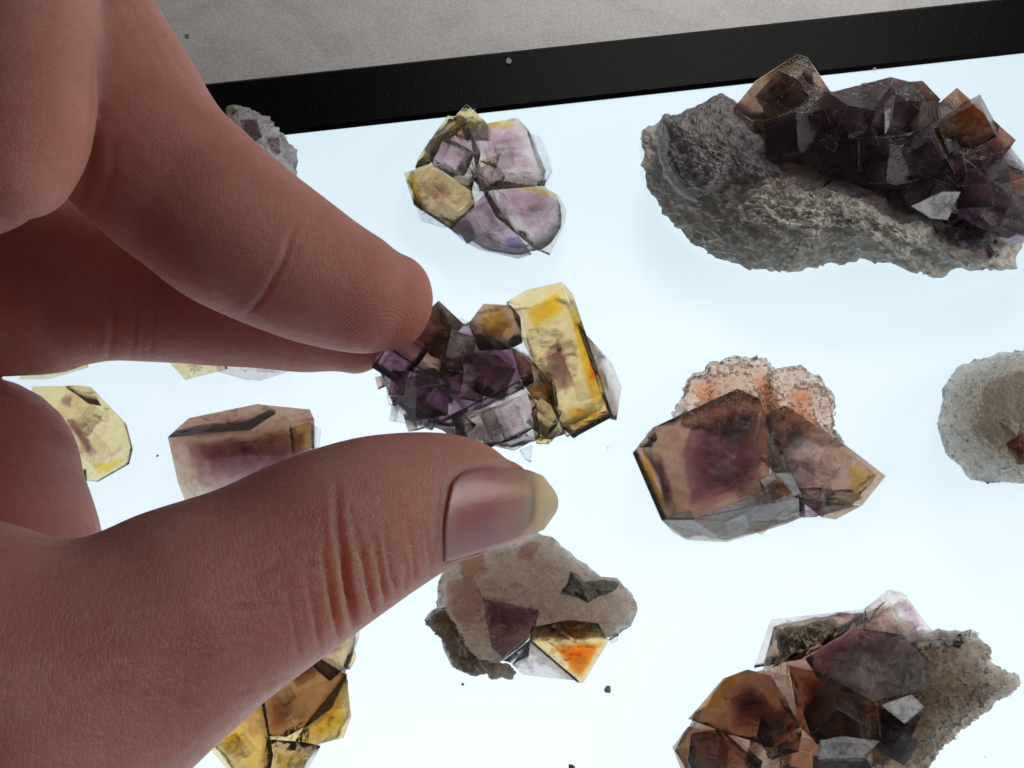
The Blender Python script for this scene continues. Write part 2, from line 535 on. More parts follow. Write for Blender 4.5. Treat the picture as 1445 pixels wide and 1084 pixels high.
def lump(parent, mat, outline, h0, H, b=0.4, n=150, rings=44, amp=1.0, freq=220, power=0.5, name='matrix', grains=0, gmat=None, stretch=(1, 1, 1), ridged=False, centre=None, label=None, jag=1.0, gsize=0.5):
    """rock mass: outline in pixels at height h0, dome rising H mm, underside at b"""
    O = resample(outline, n)
    ph = rnd.uniform(0, 50)
    for i in range(n):        # chipped, uneven outline
        e = Vector((O[i, 0] * 0.045 + ph, O[i, 1] * 0.045, 0))
        O[i, 0] += 3.2 * amp * noise.fractal(e, 0.8, 2.2, 4) * jag
        O[i, 1] += 3.2 * amp * noise.fractal(e + Vector((0, 0, 7.7)), 0.8, 2.2, 4) * jag
    c = np.array(centre) if centre else O.mean(0)
    V, F = [], []
    for k in range(rings + 1):
        s = 1 - k / rings
        ang = (1 - s ** 2.2) ** power if s < 1 else 0
        for x, y in O[:, :2]:
            V.append(P(c[0] + (x - c[0]) * s, c[1] + (y - c[1]) * s, h0 + H * ang))
    nb = 10
    for k in range(1, nb + 1):
        f = k / nb
        s = 1 - 0.75 * f ** 2
        for x, y in O[:, :2]:
            V.append(P(c[0] + (x - c[0]) * s, c[1] + (y - c[1]) * s, h0 + (b - h0) * min(1, f * 2.2)))
    def idx(k, i):
        return k * n + i % n
    seq = list(range(rings, -1, -1)) + list(range(rings + 1, rings + 1 + nb))
    for a, d in zip(seq, seq[1:]):
        for i in range(n):
            F.append((idx(a, i), idx(d, i), idx(d, i + 1), idx(a, i + 1)))
    F.append(tuple(idx(rings, i) for i in range(n)))
    F.append(tuple(idx(rings + nb, i) for i in reversed(range(n))))
    me = bpy.data.meshes.new(name)
    me.from_pydata([tuple(v) for v in V], [], F)
    me.validate()
    bm = bmesh.new()
    bm.from_mesh(me)
    bmesh.ops.remove_doubles(bm, verts=bm.verts, dist=0.02 * MM)
    bmesh.ops.recalc_face_normals(bm, faces=bm.faces)
    bm.normal_update()
    off = Vector((rnd.uniform(-9, 9), rnd.uniform(-9, 9), rnd.uniform(-9, 9)))
    for v in bm.verts:
        q = Vector((v.co.x * stretch[0], v.co.y * stretch[1], v.co.z * stretch[2])) * freq + off
        if ridged:
            d = (noise.ridged_multi_fractal(q, 0.9, 2.1, 5, 0.9, 2.0) - 1.1) * 0.55
        else:
            d = noise.fractal(q, 0.75, 2.1, 5) * 1.1
        d += 0.35 * noise.fractal(q * 4.3, 0.7, 2.1, 3)
        if v.co.z < h0 * MM + 1.6 * MM:
            d *= 0.5
        v.co += v.normal * d * amp * MM
        if v.co.z < 0.15 * MM:
            v.co.z = 0.15 * MM
    bm.to_mesh(me)
    bm.free()
    o = link(name, me, mat, parent)
    if label:
        o['label'] = label
    if grains:
        base = bmesh.new()
        bmesh.ops.create_icosphere(base, subdivisions=1, radius=1)
        bv = [v.co.copy() for v in base.verts]
        bf = [[v.index for v in f.verts] for f in base.faces]
        base.free()
        GV, GF = [], []
        polys = [p for p in me.polygons if (p.center.z > 1.2 * MM) and p.normal.z > -0.2]
        for p in rnd.choices(polys, weights=[p.area for p in polys], k=grains):
            r = gsize * rnd.uniform(0.35, 1.1) * MM
            R = Matrix.Rotation(rnd.uniform(0, 6.3), 3, Vector((rnd.random(), rnd.random(), rnd.random() + .1)))
            sc = Vector((rnd.uniform(.7, 1.3), rnd.uniform(.7, 1.3), rnd.uniform(.6, 1)))
            k = len(GV)
            for q in bv:
                q2 = R @ Vector((q.x * sc.x, q.y * sc.y, q.z * sc.z))
                GV.append(tuple(p.center + q2 * r * rnd.uniform(0.85, 1.1)))
            GF += [[k + i for i in f] for f in bf]
        gm = bpy.data.meshes.new('sugary_crust')
        gm.from_pydata(GV, [], GF)
        tag(link('sugary_crust', gm, gmat or mat, parent), kind='stuff')
    return o


# fluorite colours
YEL = fluorite('fluorite_yellow', (0.98, 0.92, 0.74), (0.93, 0.81, 0.54), (0.95, 0.77, 0.36), 135, 0.20, (0.66, 0.60, 0.42))
PALE = fluorite('fluorite_pale', (0.98, 0.95, 0.92), (0.88, 0.78, 0.77), (0.88, 0.76, 0.70), 40, 0.18, (0.66, 0.62, 0.62))
CLEAR = fluorite('fluorite_clear', (0.97, 0.97, 0.98), (0.90, 0.89, 0.91), (0.80, 0.80, 0.84), 20, 0.24, (0.72, 0.73, 0.77), 0.05)
PLATE = fluorite('growth_plate', (0.98, 0.97, 0.97), (0.90, 0.88, 0.88), (1, 1, 1), 0, 0.16, (0.6, 0.56, 0.56), 0.05, 1.16, bump=0.25)
GRAIN = fluorite('druse_grain', (0.97, 0.95, 0.93), (0.88, 0.84, 0.80), (1, 1, 1), 0, 0.45, (0.78, 0.74, 0.71), 0.15, 1.3, bump=0.2, soft=0.7)
EDGE = fluorite('pale_edge', (0.97, 0.95, 0.94), (0.88, 0.85, 0.84), (1, 1, 1), 0, 0.25, (0.80, 0.77, 0.76), 0.25, 1.3, bump=0.2, soft=1.0)  # paler bevel material that outlines the crystal edges
SHEEN = fluorite('fluorite_painted_sheen', (0.95, 0.95, 0.97), (0.84, 0.83, 0.87), (0.70, 0.70, 0.76), 20, 1.6, (0.94, 0.95, 0.99), 0.2, soft=1.0, back=0.3)  # whitened faces, painted in place of light pad reflections and glints
LILAC = fluorite('fluorite_lilac', (0.93, 0.86, 0.89), (0.78, 0.64, 0.74), (0.70, 0.48, 0.58), 75, 0.30, (0.58, 0.49, 0.56))
PURP = fluorite('fluorite_purple', (0.84, 0.72, 0.76), (0.60, 0.46, 0.54), (0.48, 0.26, 0.38), 90, 0.28, (0.40, 0.30, 0.35))
BROWN = fluorite('fluorite_brown', (0.94, 0.82, 0.64), (0.74, 0.56, 0.46), (0.62, 0.41, 0.29), 190, 0.28, (0.46, 0.38, 0.33))
DARK = fluorite('fluorite_dark', (0.74, 0.60, 0.60), (0.52, 0.37, 0.40), (0.46, 0.22, 0.30), 80, 0.30, (0.24, 0.17, 0.18))
QUARTZ = fluorite('quartz_smoky', (0.90, 0.83, 0.76), (0.74, 0.66, 0.60), (0.60, 0.47, 0.38), 330, 0.34, (0.40, 0.35, 0.32), 0.22, 1.3, bump=0.4, soft=1.0)
NODULE = fluorite('nodule_smoky', (0.86, 0.82, 0.76), (0.68, 0.62, 0.55), (0.60, 0.49, 0.39), 110, 0.34, (0.40, 0.38, 0.36), 0.25, 1.33, bump=0.5, soft=1.0)
SUGAR = fluorite('druse_peach', (0.96, 0.84, 0.74), (0.90, 0.70, 0.58), (0.92, 0.64, 0.46), 90, 0.34, (0.82, 0.70, 0.63), 0.2, 1.3, bump=0.35, soft=0.8)
CRACK = crack_mat('healed_crack', (0.92, 0.86, 0.82), (0.95, 0.93, 0.92), 0.47)
CRACK_DARK = crack_mat('stained_crack', (0.42, 0.28, 0.20), (0.4, 0.3, 0.25), 0.50)
Z_PURP = zone('zone_purple', (0.50, 0.20, 0.47), 220)
Z_DEEP = zone('zone_deep_purple', (0.40, 0.16, 0.28), 220)
Z_LILAC = zone('zone_lilac', (0.70, 0.40, 0.60), 115)
Z_GOLD = zone('zone_gold', (1.0, 0.62, 0.02), 420)
Z_YEL = zone('zone_yellow', (1.0, 0.86, 0.06), 280)
Z_BROWN = zone('zone_brown', (0.66, 0.42, 0.30), 260)
Z_SMOKE = zone('zone_smoke', (0.62, 0.52, 0.40), 190)
Z_BLUE = zone('zone_violet_blue', (0.40, 0.30, 0.85), 190)
R_GREY = rock('matrix_grey', (0.58, 0.55, 0.49), (0.86, 0.82, 0.72), (0.93, 0.91, 0.86), 1.0, 0.12, 0.9, 0.85, (0.5, 1.6, 1.6))
R_DRUSE = rock('druse_smoky', (0.26, 0.24, 0.24), (0.40, 0.37, 0.37), (0.62, 0.60, 0.60), 1.3, 0.3, 0.5, 0.4)
R_TAN = rock('matrix_tan', (0.55, 0.45, 0.35), (0.74, 0.65, 0.54), (0.86, 0.80, 0.71), 1.2, 0.6, 0.8, 0.6)
TAIL = fluorite('matrix_brown', (0.74, 0.62, 0.50), (0.46, 0.36, 0.28), (0.58, 0.46, 0.34), 330, 0.4, (0.34, 0.30, 0.25), 0.25, 1.33, bump=0.6, soft=1.0, back=0.55)
Z_PEACH = zone('zone_peach', (1.0, 0.58, 0.34), 260)
R_MOSS = rock('crust_green_brown', (0.16, 0.14, 0.09), (0.42, 0.33, 0.17), (0.52, 0.48, 0.36), 1.6, 0.0, 0.9, 0.8)
R_GREEN = rock('inclusion_green', (0.10, 0.11, 0.09), (0.17, 0.18, 0.14), (0.26, 0.26, 0.21), 1.5, 0.0, 0.5, 0.6)
R_CLEAR = rock('druse_clear', (0.72, 0.70, 0.68), (0.82, 0.80, 0.78), (0.90, 0.89, 0.88), 1.2, 0.8, 0.5, 0.25)

G = 'fluorite specimens laid out on the light pad'
CAT = 'mineral specimen'


def spec(x, y, label, h=0.3, group=G):
    return root('fluorite_specimen', P(x, y, h), label, CAT, group)


# --- the specimen held in the fingers
r = spec(700, 540, 'purple and yellow fluorite cluster held between thumb and fingertips', 33, None)
lump(r, CLEAR, [(540, 520), (560, 490), (605, 445), (640, 460), (690, 445), (740, 440), (800, 425), (830, 480), (860, 580), (810, 606), (770, 622), (725, 630), (640, 612), (590, 592), (550, 560)], 38, 3, 35, 44, 9, 0.8, 200, 0.5, name='fractured_base', centre=(690, 540))
crystal(r, YEL, [(733, 435, 44), (792, 402, 45), (862, 584, 46), (808, 613, 45), (791, 598, 44), (783, 545, 44), (751, 507, 44), (717, 430, 39), (745, 413, 39),
                 (807, 418, 40), (825, 474, 40)], 34, 0.93,
        core=[([(738, 440, 43.6), (790, 409, 44.3), (800, 440, 44.4), (752, 470, 43.4)], Z_YEL, 38),
              ([(800, 430, 44.4), (812, 435, 44.4), (858, 575, 45.5), (838, 588, 45.3)], Z_YEL, 38),
              ([(800, 575, 44.8), (858, 582, 45.4), (850, 592, 45), (810, 608, 44.4), (795, 596, 44)], Z_YEL, 39),
              ([(765, 500, 43), (790, 475, 43), (812, 545, 43), (800, 565, 43), (784, 545, 43)], Z_PURP, 37)],
        label='large yellow cube at the free end')
crystal(r, PALE, [(825, 474, 41), (836, 489, 41), (863, 513, 40), (876, 545, 39), (869, 590, 40), (859, 588, 43), (815, 460, 42)], 34, 0.9)
crystal(r, BROWN, [(662, 458, 41), (683, 430, 42), (720, 432, 43), (733, 448, 43), (736, 483, 43.5), (718, 492, 44), (677, 494, 44), (718, 443, 45.5), (689, 482, 46)], 35, 0.9, core=[(0.6, Z_YEL)])
crystal(r, PURP, [(639, 466, 41), (665, 463, 41), (690, 485, 43), (724, 495, 43), (748, 513, 42.5), (751, 539, 42), (730, 541, 42), (704, 563, 42.5), (659, 584, 42), (618, 545, 41.5), (642, 510, 42)], 34, 0.9, core=[(0.8, Z_DEEP)])
crystal(r, BROWN, [(549, 489, 42), (590, 445, 43), (605, 436, 42), (627, 451, 42), (650, 498, 43.5), (653, 525, 43.5), (618, 536, 44)], 34, 0.9, core=[(0.7, Z_DEEP)])
crystal(r, CLEAR, [(605, 436, 41.5), (616, 440, 41.8), (630, 453, 42), (653, 500, 42), (640, 492, 43)], 39, 0.9)
crystal(r, CLEAR, [(628, 452, 38), (650, 449, 38), (664, 456, 38), (660, 468, 38)], 35, 0.9)
crystal(r, PURP, [(534, 516, 40), (549, 489, 42), (586, 519, 45), (618, 539, 44), (590, 565, 43), (556, 572, 40), (541, 533, 40)], 34, 0.9)
crystal(r, LILAC, [(586, 519, 44), (618, 539, 45), (656, 582, 44.5), (615, 597, 44), (586, 569, 43), (600, 535, 46)], 35, 0.9, core=[(0.6, Z_PURP)])
crystal(r, PALE, [(556, 572, 39), (586, 569, 42), (615, 597, 42), (609, 607, 40), (577, 597, 38)], 35, 0.9, core=[([(575, 580, 41), (590, 585, 41), (588, 597, 41), (578, 593, 41)], Z_BLUE, 37)])
crystal(r, CLEAR, [(545, 552, 36), (556, 560, 36), (560, 580, 36), (548, 570, 36)], 34, 0.9)
crystal(r, PALE, [(615, 598, 45), (689, 560, 47), (701, 572, 46), (732, 539, 46.5), (754, 569, 45), (760, 616, 43), (724, 634, 41), (689, 625, 42), (640, 615, 43)], 35, 0.9, core=[([(700, 590, 45), (735, 560, 45), (740, 605, 43), (712, 615, 42)], Z_LILAC, 41)], label='pale lilac cube pressed against the thumb')
crystal(r, PALE, [(615, 600, 44), (650, 580, 45.5), (672, 600, 45.5), (650, 618, 44)], 38, 0.9)
crystal(r, YEL, [(745, 551, 44), (779, 536, 45), (786, 598, 45), (791, 607, 43), (774, 626, 42), (757, 625, 42)], 35, 0.9)
crystal(r, BROWN, [(722, 492, 43), (748, 507, 43.6), (783, 545, 43.6), (787, 575, 43), (752, 562, 42), (736, 540, 42)], 36, 0.9)
crystal(r, CLEAR, [(733, 635, 40), (751, 628, 40), (749, 653, 40), (740, 648, 40)], 38, 0.9, name='shard')
crystal(r, CLEAR, [(791, 603, 42), (800, 605, 42), (812, 612, 42), (800, 617, 42)], 39, 0.9, name='shard')
crystal(r, BROWN, [(529, 532, 37), (540, 530, 38), (545, 545, 38), (534, 550, 37)], 35, 0.9, name='shard')

for x, y, h, z, m in ((566, 500, 42.5, 7, PURP), (600, 556, 43.5, 6.5, LILAC), (578, 545, 43, 5, PURP), (632, 575, 43, 5, LILAC), (655, 545, 42.6, 5, DARK), (690, 530, 42.5, 6, DARK), (640, 490, 43, 5, BROWN),
                       (615, 465, 43, 5.5, BROWN), (720, 592, 43.5, 6, PALE), (675, 605, 43, 6, PALE), (767, 590, 43, 4, PALE), (574, 580, 39.5, 4, CLEAR), (592, 592, 40, 3.4, PALE)):
    cube(r, m, x, y, h, z)

# --- pale yellow and lilac cluster, top centre
r = spec(685, 265, 'pale yellow and lilac fluorite cluster lying just below the black border')
lump(r, PALE, [(592, 232), (612, 203), (640, 172), (664, 175), (690, 180), (728, 172), (745, 190), (768, 240), (766, 264), (786, 280), (794, 312), (772, 352), (735, 362), (680, 350), (640, 322), (590, 295), (576, 255)], 4, 5, 0.5, 44, 9, 1.0, 200, 0.5, name='fractured_base', centre=(690, 262))
crystal(r, YEL, [(641, 167, 7), (659, 148, 8), (686, 174, 8), (690, 200, 9), (660, 200, 8)], 1, 0.95)
crystal(r, YEL, [(587, 236, 5), (592, 220, 5), (631, 165, 7), (641, 167, 7), (658, 176, 8), (609, 201, 8), (607, 230, 8)], 1, 0.95)
crystal(r, PALE, [(607, 199, 9), (658, 173, 10), (677, 218, 11), (665, 268, 10), (609, 229, 9), (640, 215, 12)], 1, 0.92, core=[(0.72, Z_LILAC), ([(605, 205, 9), (655, 176, 9.8), (662, 186, 9.8), (616, 212, 9)], Z_YEL, 7)])
crystal(r, PALE, [(664, 182, 9), (729, 168, 9), (745, 186, 9), (767, 260, 8), (724, 255, 10), (678, 268, 11), (676, 218, 11), (710, 215, 12.5)], 1, 0.92, core=[(0.7, Z_LILAC), ([(668, 182, 8.7), (727, 169, 8.7), (731, 178, 8.7), (672, 192, 8.7)], Z_YEL, 5)])
crystal(r, CLEAR, [(743, 189, 6), (761, 193, 5), (772, 215, 5), (779, 241, 5), (767, 261, 6)], 1, 0.95)
crystal(r, YEL, [(572, 245, 7), (609, 235, 9), (664, 268, 9), (669, 291, 8), (636, 322, 6), (586, 289, 6), (588, 243, 9.5), (625, 262, 11)], 1, 0.92, core=[([(605, 265, 9), (640, 270, 9), (635, 300, 8), (612, 290, 8)], Z_LILAC, 3), ([(573, 247, 7), (588, 245, 9), (598, 285, 7), (588, 288, 6.5)], Z_YEL, 4)])
crystal(r, CLEAR, [(584, 280, 4), (637, 321, 4), (621, 320, 3), (595, 312, 2.5)], 1, 0.95)
crystal(r, PALE, [(683, 268, 11), (706, 256, 11), (766, 266, 9), (786, 276, 8), (797, 297, 7), (795, 314, 6), (774, 358, 4), (754, 349, 6), (701, 305, 10), (740, 290, 12)], 1, 0.92, core=[(0.7, Z_LILAC), ([(706, 258, 10.5), (766, 267, 8.7), (786, 277, 7.7), (770, 280, 9)], Z_YEL, 5)])
crystal(r, LILAC, [(636, 322, 6), (688, 273, 11), (715, 337, 8), (748, 358, 5), (729, 364, 3), (699, 354, 3), (678, 352, 3), (655, 340, 4), (690, 320, 10)], 1, 0.92, core=[([(712, 335, 7), (735, 335, 6.5), (738, 356, 5), (720, 358, 4)], Z_BLUE, 1.5)])
crystal(r, YEL, [(677, 228, 12.5), (706, 216, 13), (700, 238, 12.8)], 10, 0.8, name='shard')

for x, y, h, z, m in ((640, 225, 9.5, 6, CLEAR), (690, 250, 10.5, 5, PALE), (672, 315, 7.5, 6, PALE), (655, 185, 7, 5, YEL)):
    cube(r, m, x, y, h, z)

# --- large specimen on matrix, top right
r = spec(1180, 260, 'largest specimen, dark purple cubes on a pale layered rock slab at upper right')
lump(r, PURP, [(1060, 170), (1095, 150), (1180, 140), (1260, 120), (1330, 150), (1400, 200), (1440, 245), (1450, 320), (1420, 340), (1340, 300), (1250, 290), (1160, 260), (1085, 225)], 12, 7, 6, 50, 10, 1.0, 200, 0.5, name='fractured_base', centre=(1270, 215))
R3 = [(905, 181), (923, 177), (935, 160), (954, 162), (990, 148), (1017, 132), (1040, 144), (1090, 165), (1160, 190), (1270, 215), (1350, 270), (1400, 320), (1440, 335), (1442, 352), (1431, 380), (1390, 381), (1353, 382), (1318, 392), (1270, 378), (1220, 369), (1165, 374), (1115, 384), (1048, 380), (978, 349), (950, 318), (915, 271), (907, 230), (903, 197)]
lump(r, R_GREY, R3, 1.2, 17, 0.4, 280, 90, 1.7, 260, 1.0, ridged=True, stretch=(0.5, 1.5, 1.5), centre=(1160, 285), label='pale grey layered rock base')
lump(r, R_DRUSE, [(935, 168), (954, 163), (1017, 134), (1040, 146), (1085, 190), (1120, 240), (1150, 262), (1090, 268), (1030, 262), (985, 280), (960, 262), (940, 225)], 11, 8, 5, 130, 36, 0.7, 500, 0.6, name='druse', grains=500, gmat=GRAIN, gsize=0.3)
lump(r, R_CLEAR, [(1040, 262), (1100, 250), (1180, 256), (1260, 282), (1300, 300), (1250, 312), (1170, 318), (1100, 300), (1050, 290)], 13, 3.5, 9, 100, 20, 0.6, 500, 0.6, name='druse', grains=260, gmat=GRAIN, gsize=0.35)
lump(r, R_CLEAR, [(926, 180), (936, 160), (946, 160), (950, 180), (944, 215), (950, 245), (975, 270), (985, 285), (960, 275), (938, 250), (928, 215)], 11, 3, 7, 80, 12, 0.5, 500, 0.6, name='druse', centre=(942, 220))
crystal(r, BROWN, [(1038, 152, 14), (1068, 115, 17), (1124, 79, 21), (1138, 83, 21), (1150, 123, 20), (1171, 132, 19), (1093, 167, 20), (1062, 168, 17)], 8, 0.95, core=[([(1075, 140, 18.5), (1140, 108, 20), (1165, 132, 18.6), (1093, 164, 19.3)], Z_DEEP, 9), ([(1070, 118, 17), (1122, 83, 20.5), (1132, 95, 20.5), (1080, 130, 17)], Z_YEL, 14)])
crystal(r, CLEAR, [(1131, 103, 21.2), (1146, 98, 20.5), (1148, 122, 20.4), (1136, 113, 21.2)], 18, 0.9, name='shard')
crystal(r, DARK, [(1093, 169, 20), (1173, 132, 20), (1255, 111, 21), (1287, 119, 21), (1322, 177, 21), (1220, 200, 23), (1169, 192, 22)], 7, 0.95, core=[(0.85, Z_DEEP)])
crystal(r, DARK, [(1083, 185, 20), (1161, 154, 23), (1173, 181, 24), (1163, 228, 20), (1130, 222, 19), (1091, 219, 17)], 9, 0.95, core=[(0.7, Z_PURP)])
crystal(r, PURP, [(1154, 201, 23), (1212, 175, 24), (1232, 197, 24), (1216, 263, 18), (1165, 248, 19), (1150, 212, 21)], 9, 0.95, core=[(0.8, Z_DEEP)])
crystal(r, CLEAR, [(1126, 216, 20), (1146, 207, 22), (1161, 244, 20), (1138, 256, 17)], 14, 0.9)
crystal(r, YEL, [(1157, 200, 24), (1172, 192, 25), (1182, 205, 25), (1176, 215, 24)], 22, 0.8, name='shard')
crystal(r, CLEAR, [(1143, 262, 18), (1161, 245, 19.5), (1180, 262, 18), (1160, 275, 16.5)], 12, 0.9)
crystal(r, DARK, [(1220, 197, 23), (1310, 191, 22), (1333, 232, 22), (1337, 279, 18), (1263, 268, 19), (1216, 258, 19), (1270, 215, 25)], 8, 0.95, core=[(0.85, Z_DEEP)])
crystal(r, PURP, [(1261, 263, 21), (1330, 244, 22), (1353, 267, 20), (1287, 298, 17), (1261, 297, 17)], 8, 0.95, core=[(0.7, Z_DEEP)])
crystal(r, PURP, [(1180, 160, 22.5), (1212, 150, 23), (1225, 185, 24), (1200, 195, 24)], 15, 0.95, core=[(0.8, Z_DEEP)])
crystal(r, BROWN, [(1279, 117, 18), (1302, 115, 18), (1326, 140, 18), (1314, 160, 20), (1290, 150, 20)], 8, 0.95)
crystal(r, BROWN, [(1314, 158, 19), (1351, 126, 21), (1431, 197, 19), (1408, 228, 21), (1341, 215, 21), (1355, 142, 23)], 8, 0.95, core=[([(1352, 212, 20), (1365, 190, 20.5), (1412, 218, 19.5), (1405, 227, 20)], Z_PURP, 12), (0.55, Z_YEL)])
crystal(r, PURP, [(1349, 216, 20), (1400, 228, 20), (1460, 250, 18), (1462, 330, 12), (1427, 345, 9), (1380, 312, 14), (1345, 263, 18), (1410, 262, 22)], 5, 0.95, core=[([(1358, 240, 18), (1400, 280, 18), (1440, 320, 12), (1390, 305, 13)], Z_PURP, 6), ([(1380, 242, 19.5), (1450, 262, 17.5), (1450, 275, 17), (1400, 268, 20)], Z_YEL, 10)])
crystal(r, CLEAR, [(1401, 222, 21), (1425, 207, 20), (1447, 235, 19), (1443, 247, 19), (1420, 240, 20.5)], 16, 0.9)
crystal(r, SHEEN, [(1247, 148, 25), (1260, 134, 25.5), (1255, 177, 25.5), (1249, 189, 25)], 21, 0.9, name='shard')  # white blade, a glint painted as colour
for q in range(34):
    a, b_ = rnd.uniform(0, 1), rnd.uniform(0, 1)
    x = 1287 + a * 110 + b_ * 20
    y = 282 + a * 42 + b_ * 42
    sz = rnd.uniform(5, 12)
    hh = 17 - a * 5 - b_ * 3
    t0 = rnd.uniform(0, 6.3)
    crystal(r, rnd.choice([CLEAR, LILAC, PURP]), [(x + sz * math.cos(t0 + k) * rnd.uniform(.6, 1.3), y + sz * math.sin(t0 + k) * rnd.uniform(.6, 1.2), hh + rnd.uniform(-.6, 1.4)) for k in (0, 1.5, 3, 4.4)], hh - 4, 0.8, name='small_crystal', bevel=0.05)
crystal(r, SHEEN, [(1287, 291, 20), (1330, 271, 20.5), (1355, 271, 20), (1337, 310, 17), (1314, 308, 17.4)], 14, 0.9, label='clear plate painted white as a glint')

for x, y, h, z, m, c in ((1120, 195, 21, 9, DARK, Z_PURP), (1190, 165, 22.5, 9, DARK, Z_DEEP), (1188, 220, 21.5, 8, PURP, Z_PURP), (1250, 160, 22.5, 9, DARK, None), (1245, 235, 20.5, 8, DARK, Z_PURP), (1300, 225, 20.5, 9, PURP, Z_DEEP),
                          (1310, 272, 18, 7, PURP, None), (1105, 140, 18.5, 8, BROWN, Z_DEEP), (1362, 180, 20, 10, BROWN, None), (1385, 260, 18.5, 8, PURP, None), (1420, 300, 14, 8, PURP, None), (1290, 165, 21.5, 7, DARK, None), (1150, 250, 18, 5, CLEAR, None),
                          (1225, 205, 22, 6, PURP, None), (1340, 240, 20, 6, PURP, None)):
    cube(r, m, x, y, h, z, core=c)

# --- stepped purple cubes with yellow rims, right of centre
r = spec(1060, 660, 'brown and purple cube cluster with yellow left rim and two sugary peach lobes on top')
lump(r, PALE, [(910, 640), (930, 610), (1040, 560), (1110, 580), (1180, 630), (1235, 672), (1200, 712), (1150, 728), (1020, 752), (960, 745)], 3, 6, 0.5, 44, 9, 1.0, 200, 0.5, name='fractured_base', centre=(1060, 660))
lump(r, SUGAR, [(951, 592), (960, 560), (969, 535), (998, 517), (1028, 506), (1050, 500), (1069, 499), (1090, 514), (1093, 535), (1100, 600), (1050, 625), (980, 610)], 3, 8, 0.5, 140, 36, 1.35, 260, 0.55, name='druse', grains=170, gmat=GRAIN, gsize=0.5)
lump(r, SUGAR, [(1078, 540), (1098, 522), (1125, 519), (1149, 532), (1165, 548), (1175, 562), (1178, 582), (1175, 606), (1190, 624), (1150, 640), (1090, 620)], 3, 7.5, 0.5, 140, 36, 1.35, 260, 0.55, name='druse', grains=150, gmat=GRAIN, gsize=0.5)
for zp in ([(980, 540, 8), (1010, 530, 8.5), (1020, 575, 9), (985, 585, 8)], [(1062, 530, 8.5), (1085, 530, 8.5), (1095, 575, 9), (1070, 580, 9)], [(1115, 550, 8), (1145, 555, 8), (1150, 600, 8), (1120, 600, 8)]):
    link('colour_zone', zone_mesh([P(*p) for p in zp] + [P(*p) for p in shrink(zp, 0.8, 2)], 0.8), Z_PEACH, r)
pts4 = [(898, 641, 9), (926, 606, 9.5), (1039, 554, 12), (1069, 567, 13), (1088, 606, 13.5), (1082, 690, 13), (980, 731, 12), (937, 731, 10.5)]
low4 = [(905, 640, 1), (930, 612, 1), (1080, 580, 1), (952, 747, 4), (971, 758, 2.5), (1025, 761, 2), (1107, 736, 3), (1129, 726, 3), (1128, 703, 6)]
crystal(r, BROWN, pts4 + low4, None, core=[
    ([(958, 640, 10.4), (972, 600, 11.0), (1066, 578, 12.4), (1078, 650, 12.6), (1074, 684, 12.4), (990, 722, 11.4), (972, 722, 10.6)], Z_PURP, 3),
    ([(1000, 590, 11.2), (1060, 575, 12.0), (1070, 610, 12.2), (1030, 640, 11.8)], Z_DEEP, 5),
    ([(901, 641, 8.6), (911, 635, 9), (943, 726, 10.2), (938, 728, 10)], Z_YEL, 2),
    ([(916, 652, 9.0), (936, 644, 9.5), (954, 706, 10.2), (944, 716, 10)], Z_PURP, 3)], label='largest cube, purple inside with a yellow rim')
crystal(r, SHEEN, [(980, 732, 12.1), (1076, 693, 13.1), (1090, 709, 12), (1128, 703, 10), (1129, 727, 3.6), (1107, 737, 3.2), (1025, 762, 2.2), (1001, 757, 2.6), (985, 750, 5)], None, grow=1.0, core=None, label='front face painted pale as a reflection')
crystal(r, SHEEN, [(936, 731, 10.6), (974, 720, 12), (981, 734, 12), (985, 750, 5), (971, 760, 2.4), (952, 748, 4)], None, grow=1.0)  # pale colour painted for the panel's reflection
crystal(r, SHEEN, [(1072, 677, 15.4), (1090, 668, 15.6), (1096, 676, 15.4), (1079, 686, 15)], 13.6, 1.0, name='painted_sheen_step')  # pale steps painted for the bright reflection in the notch
crystal(r, SHEEN, [(1094, 668, 15.6), (1116, 668, 15.6), (1129, 696, 14.6), (1120, 699, 14.4), (1110, 677, 15.3)], 13.6, 1.0, name='painted_sheen_step')
crystal(r, CLEAR, [(912, 612, 7), (924, 604, 7.5), (928, 622, 8), (918, 628, 8)], 2, 0.95)
crystal(r, CLEAR, [(904, 634, 6.5), (918, 624, 7), (922, 632, 8)], 2, 0.95)
crystal(r, BROWN, [(1084, 588, 12), (1110, 576, 12), (1152, 603, 11.5), (1187, 626, 10), (1246, 671, 6), (1214, 711, 5), (1178, 730, 3), (1159, 727, 4), (1125, 700, 9), (1087, 659, 12.5)], 0.8, 0.93, core=[([(1105, 590, 11.4), (1145, 602, 11), (1125, 640, 12), (1100, 650, 12)], Z_DEEP, 4), ([(1100, 640, 12), (1150, 650, 12), (1150, 690, 9), (1118, 690, 9)], Z_PURP, 3), ([(1195, 650, 8), (1240, 670, 5.6), (1212, 707, 4.6), (1190, 690, 6)], Z_YEL, 2)])
crystal(r, LILAC, [(1120, 690, 10), (1160, 688, 9.5), (1159, 727, 5), (1129, 728, 5)], 1, 0.93)
crystal(r, PALE, [(1072, 677, 14.2), (1116, 668, 14.2), (1129, 697, 13.2), (1092, 711, 13), (1076, 693, 13.8)], 7, 0.95, label='small square clear crystal in the notch')
crystal(r, BROWN, [(1083, 684, 15), (1112, 678, 15), (1117, 696, 14.2), (1090, 708, 13.8)], 12, 0.95, core=[(0.8, Z_BROWN)])
crystal(r, YEL, [(1050, 745, 5), (1075, 735, 6), (1094, 735, 5), (1075, 755, 2)], 1, 0.9)
crystal(r, YEL, [(1164, 692, 8), (1200, 690, 7), (1215, 702, 5), (1195, 712, 5), (1165, 712, 5)], 1, 0.9)
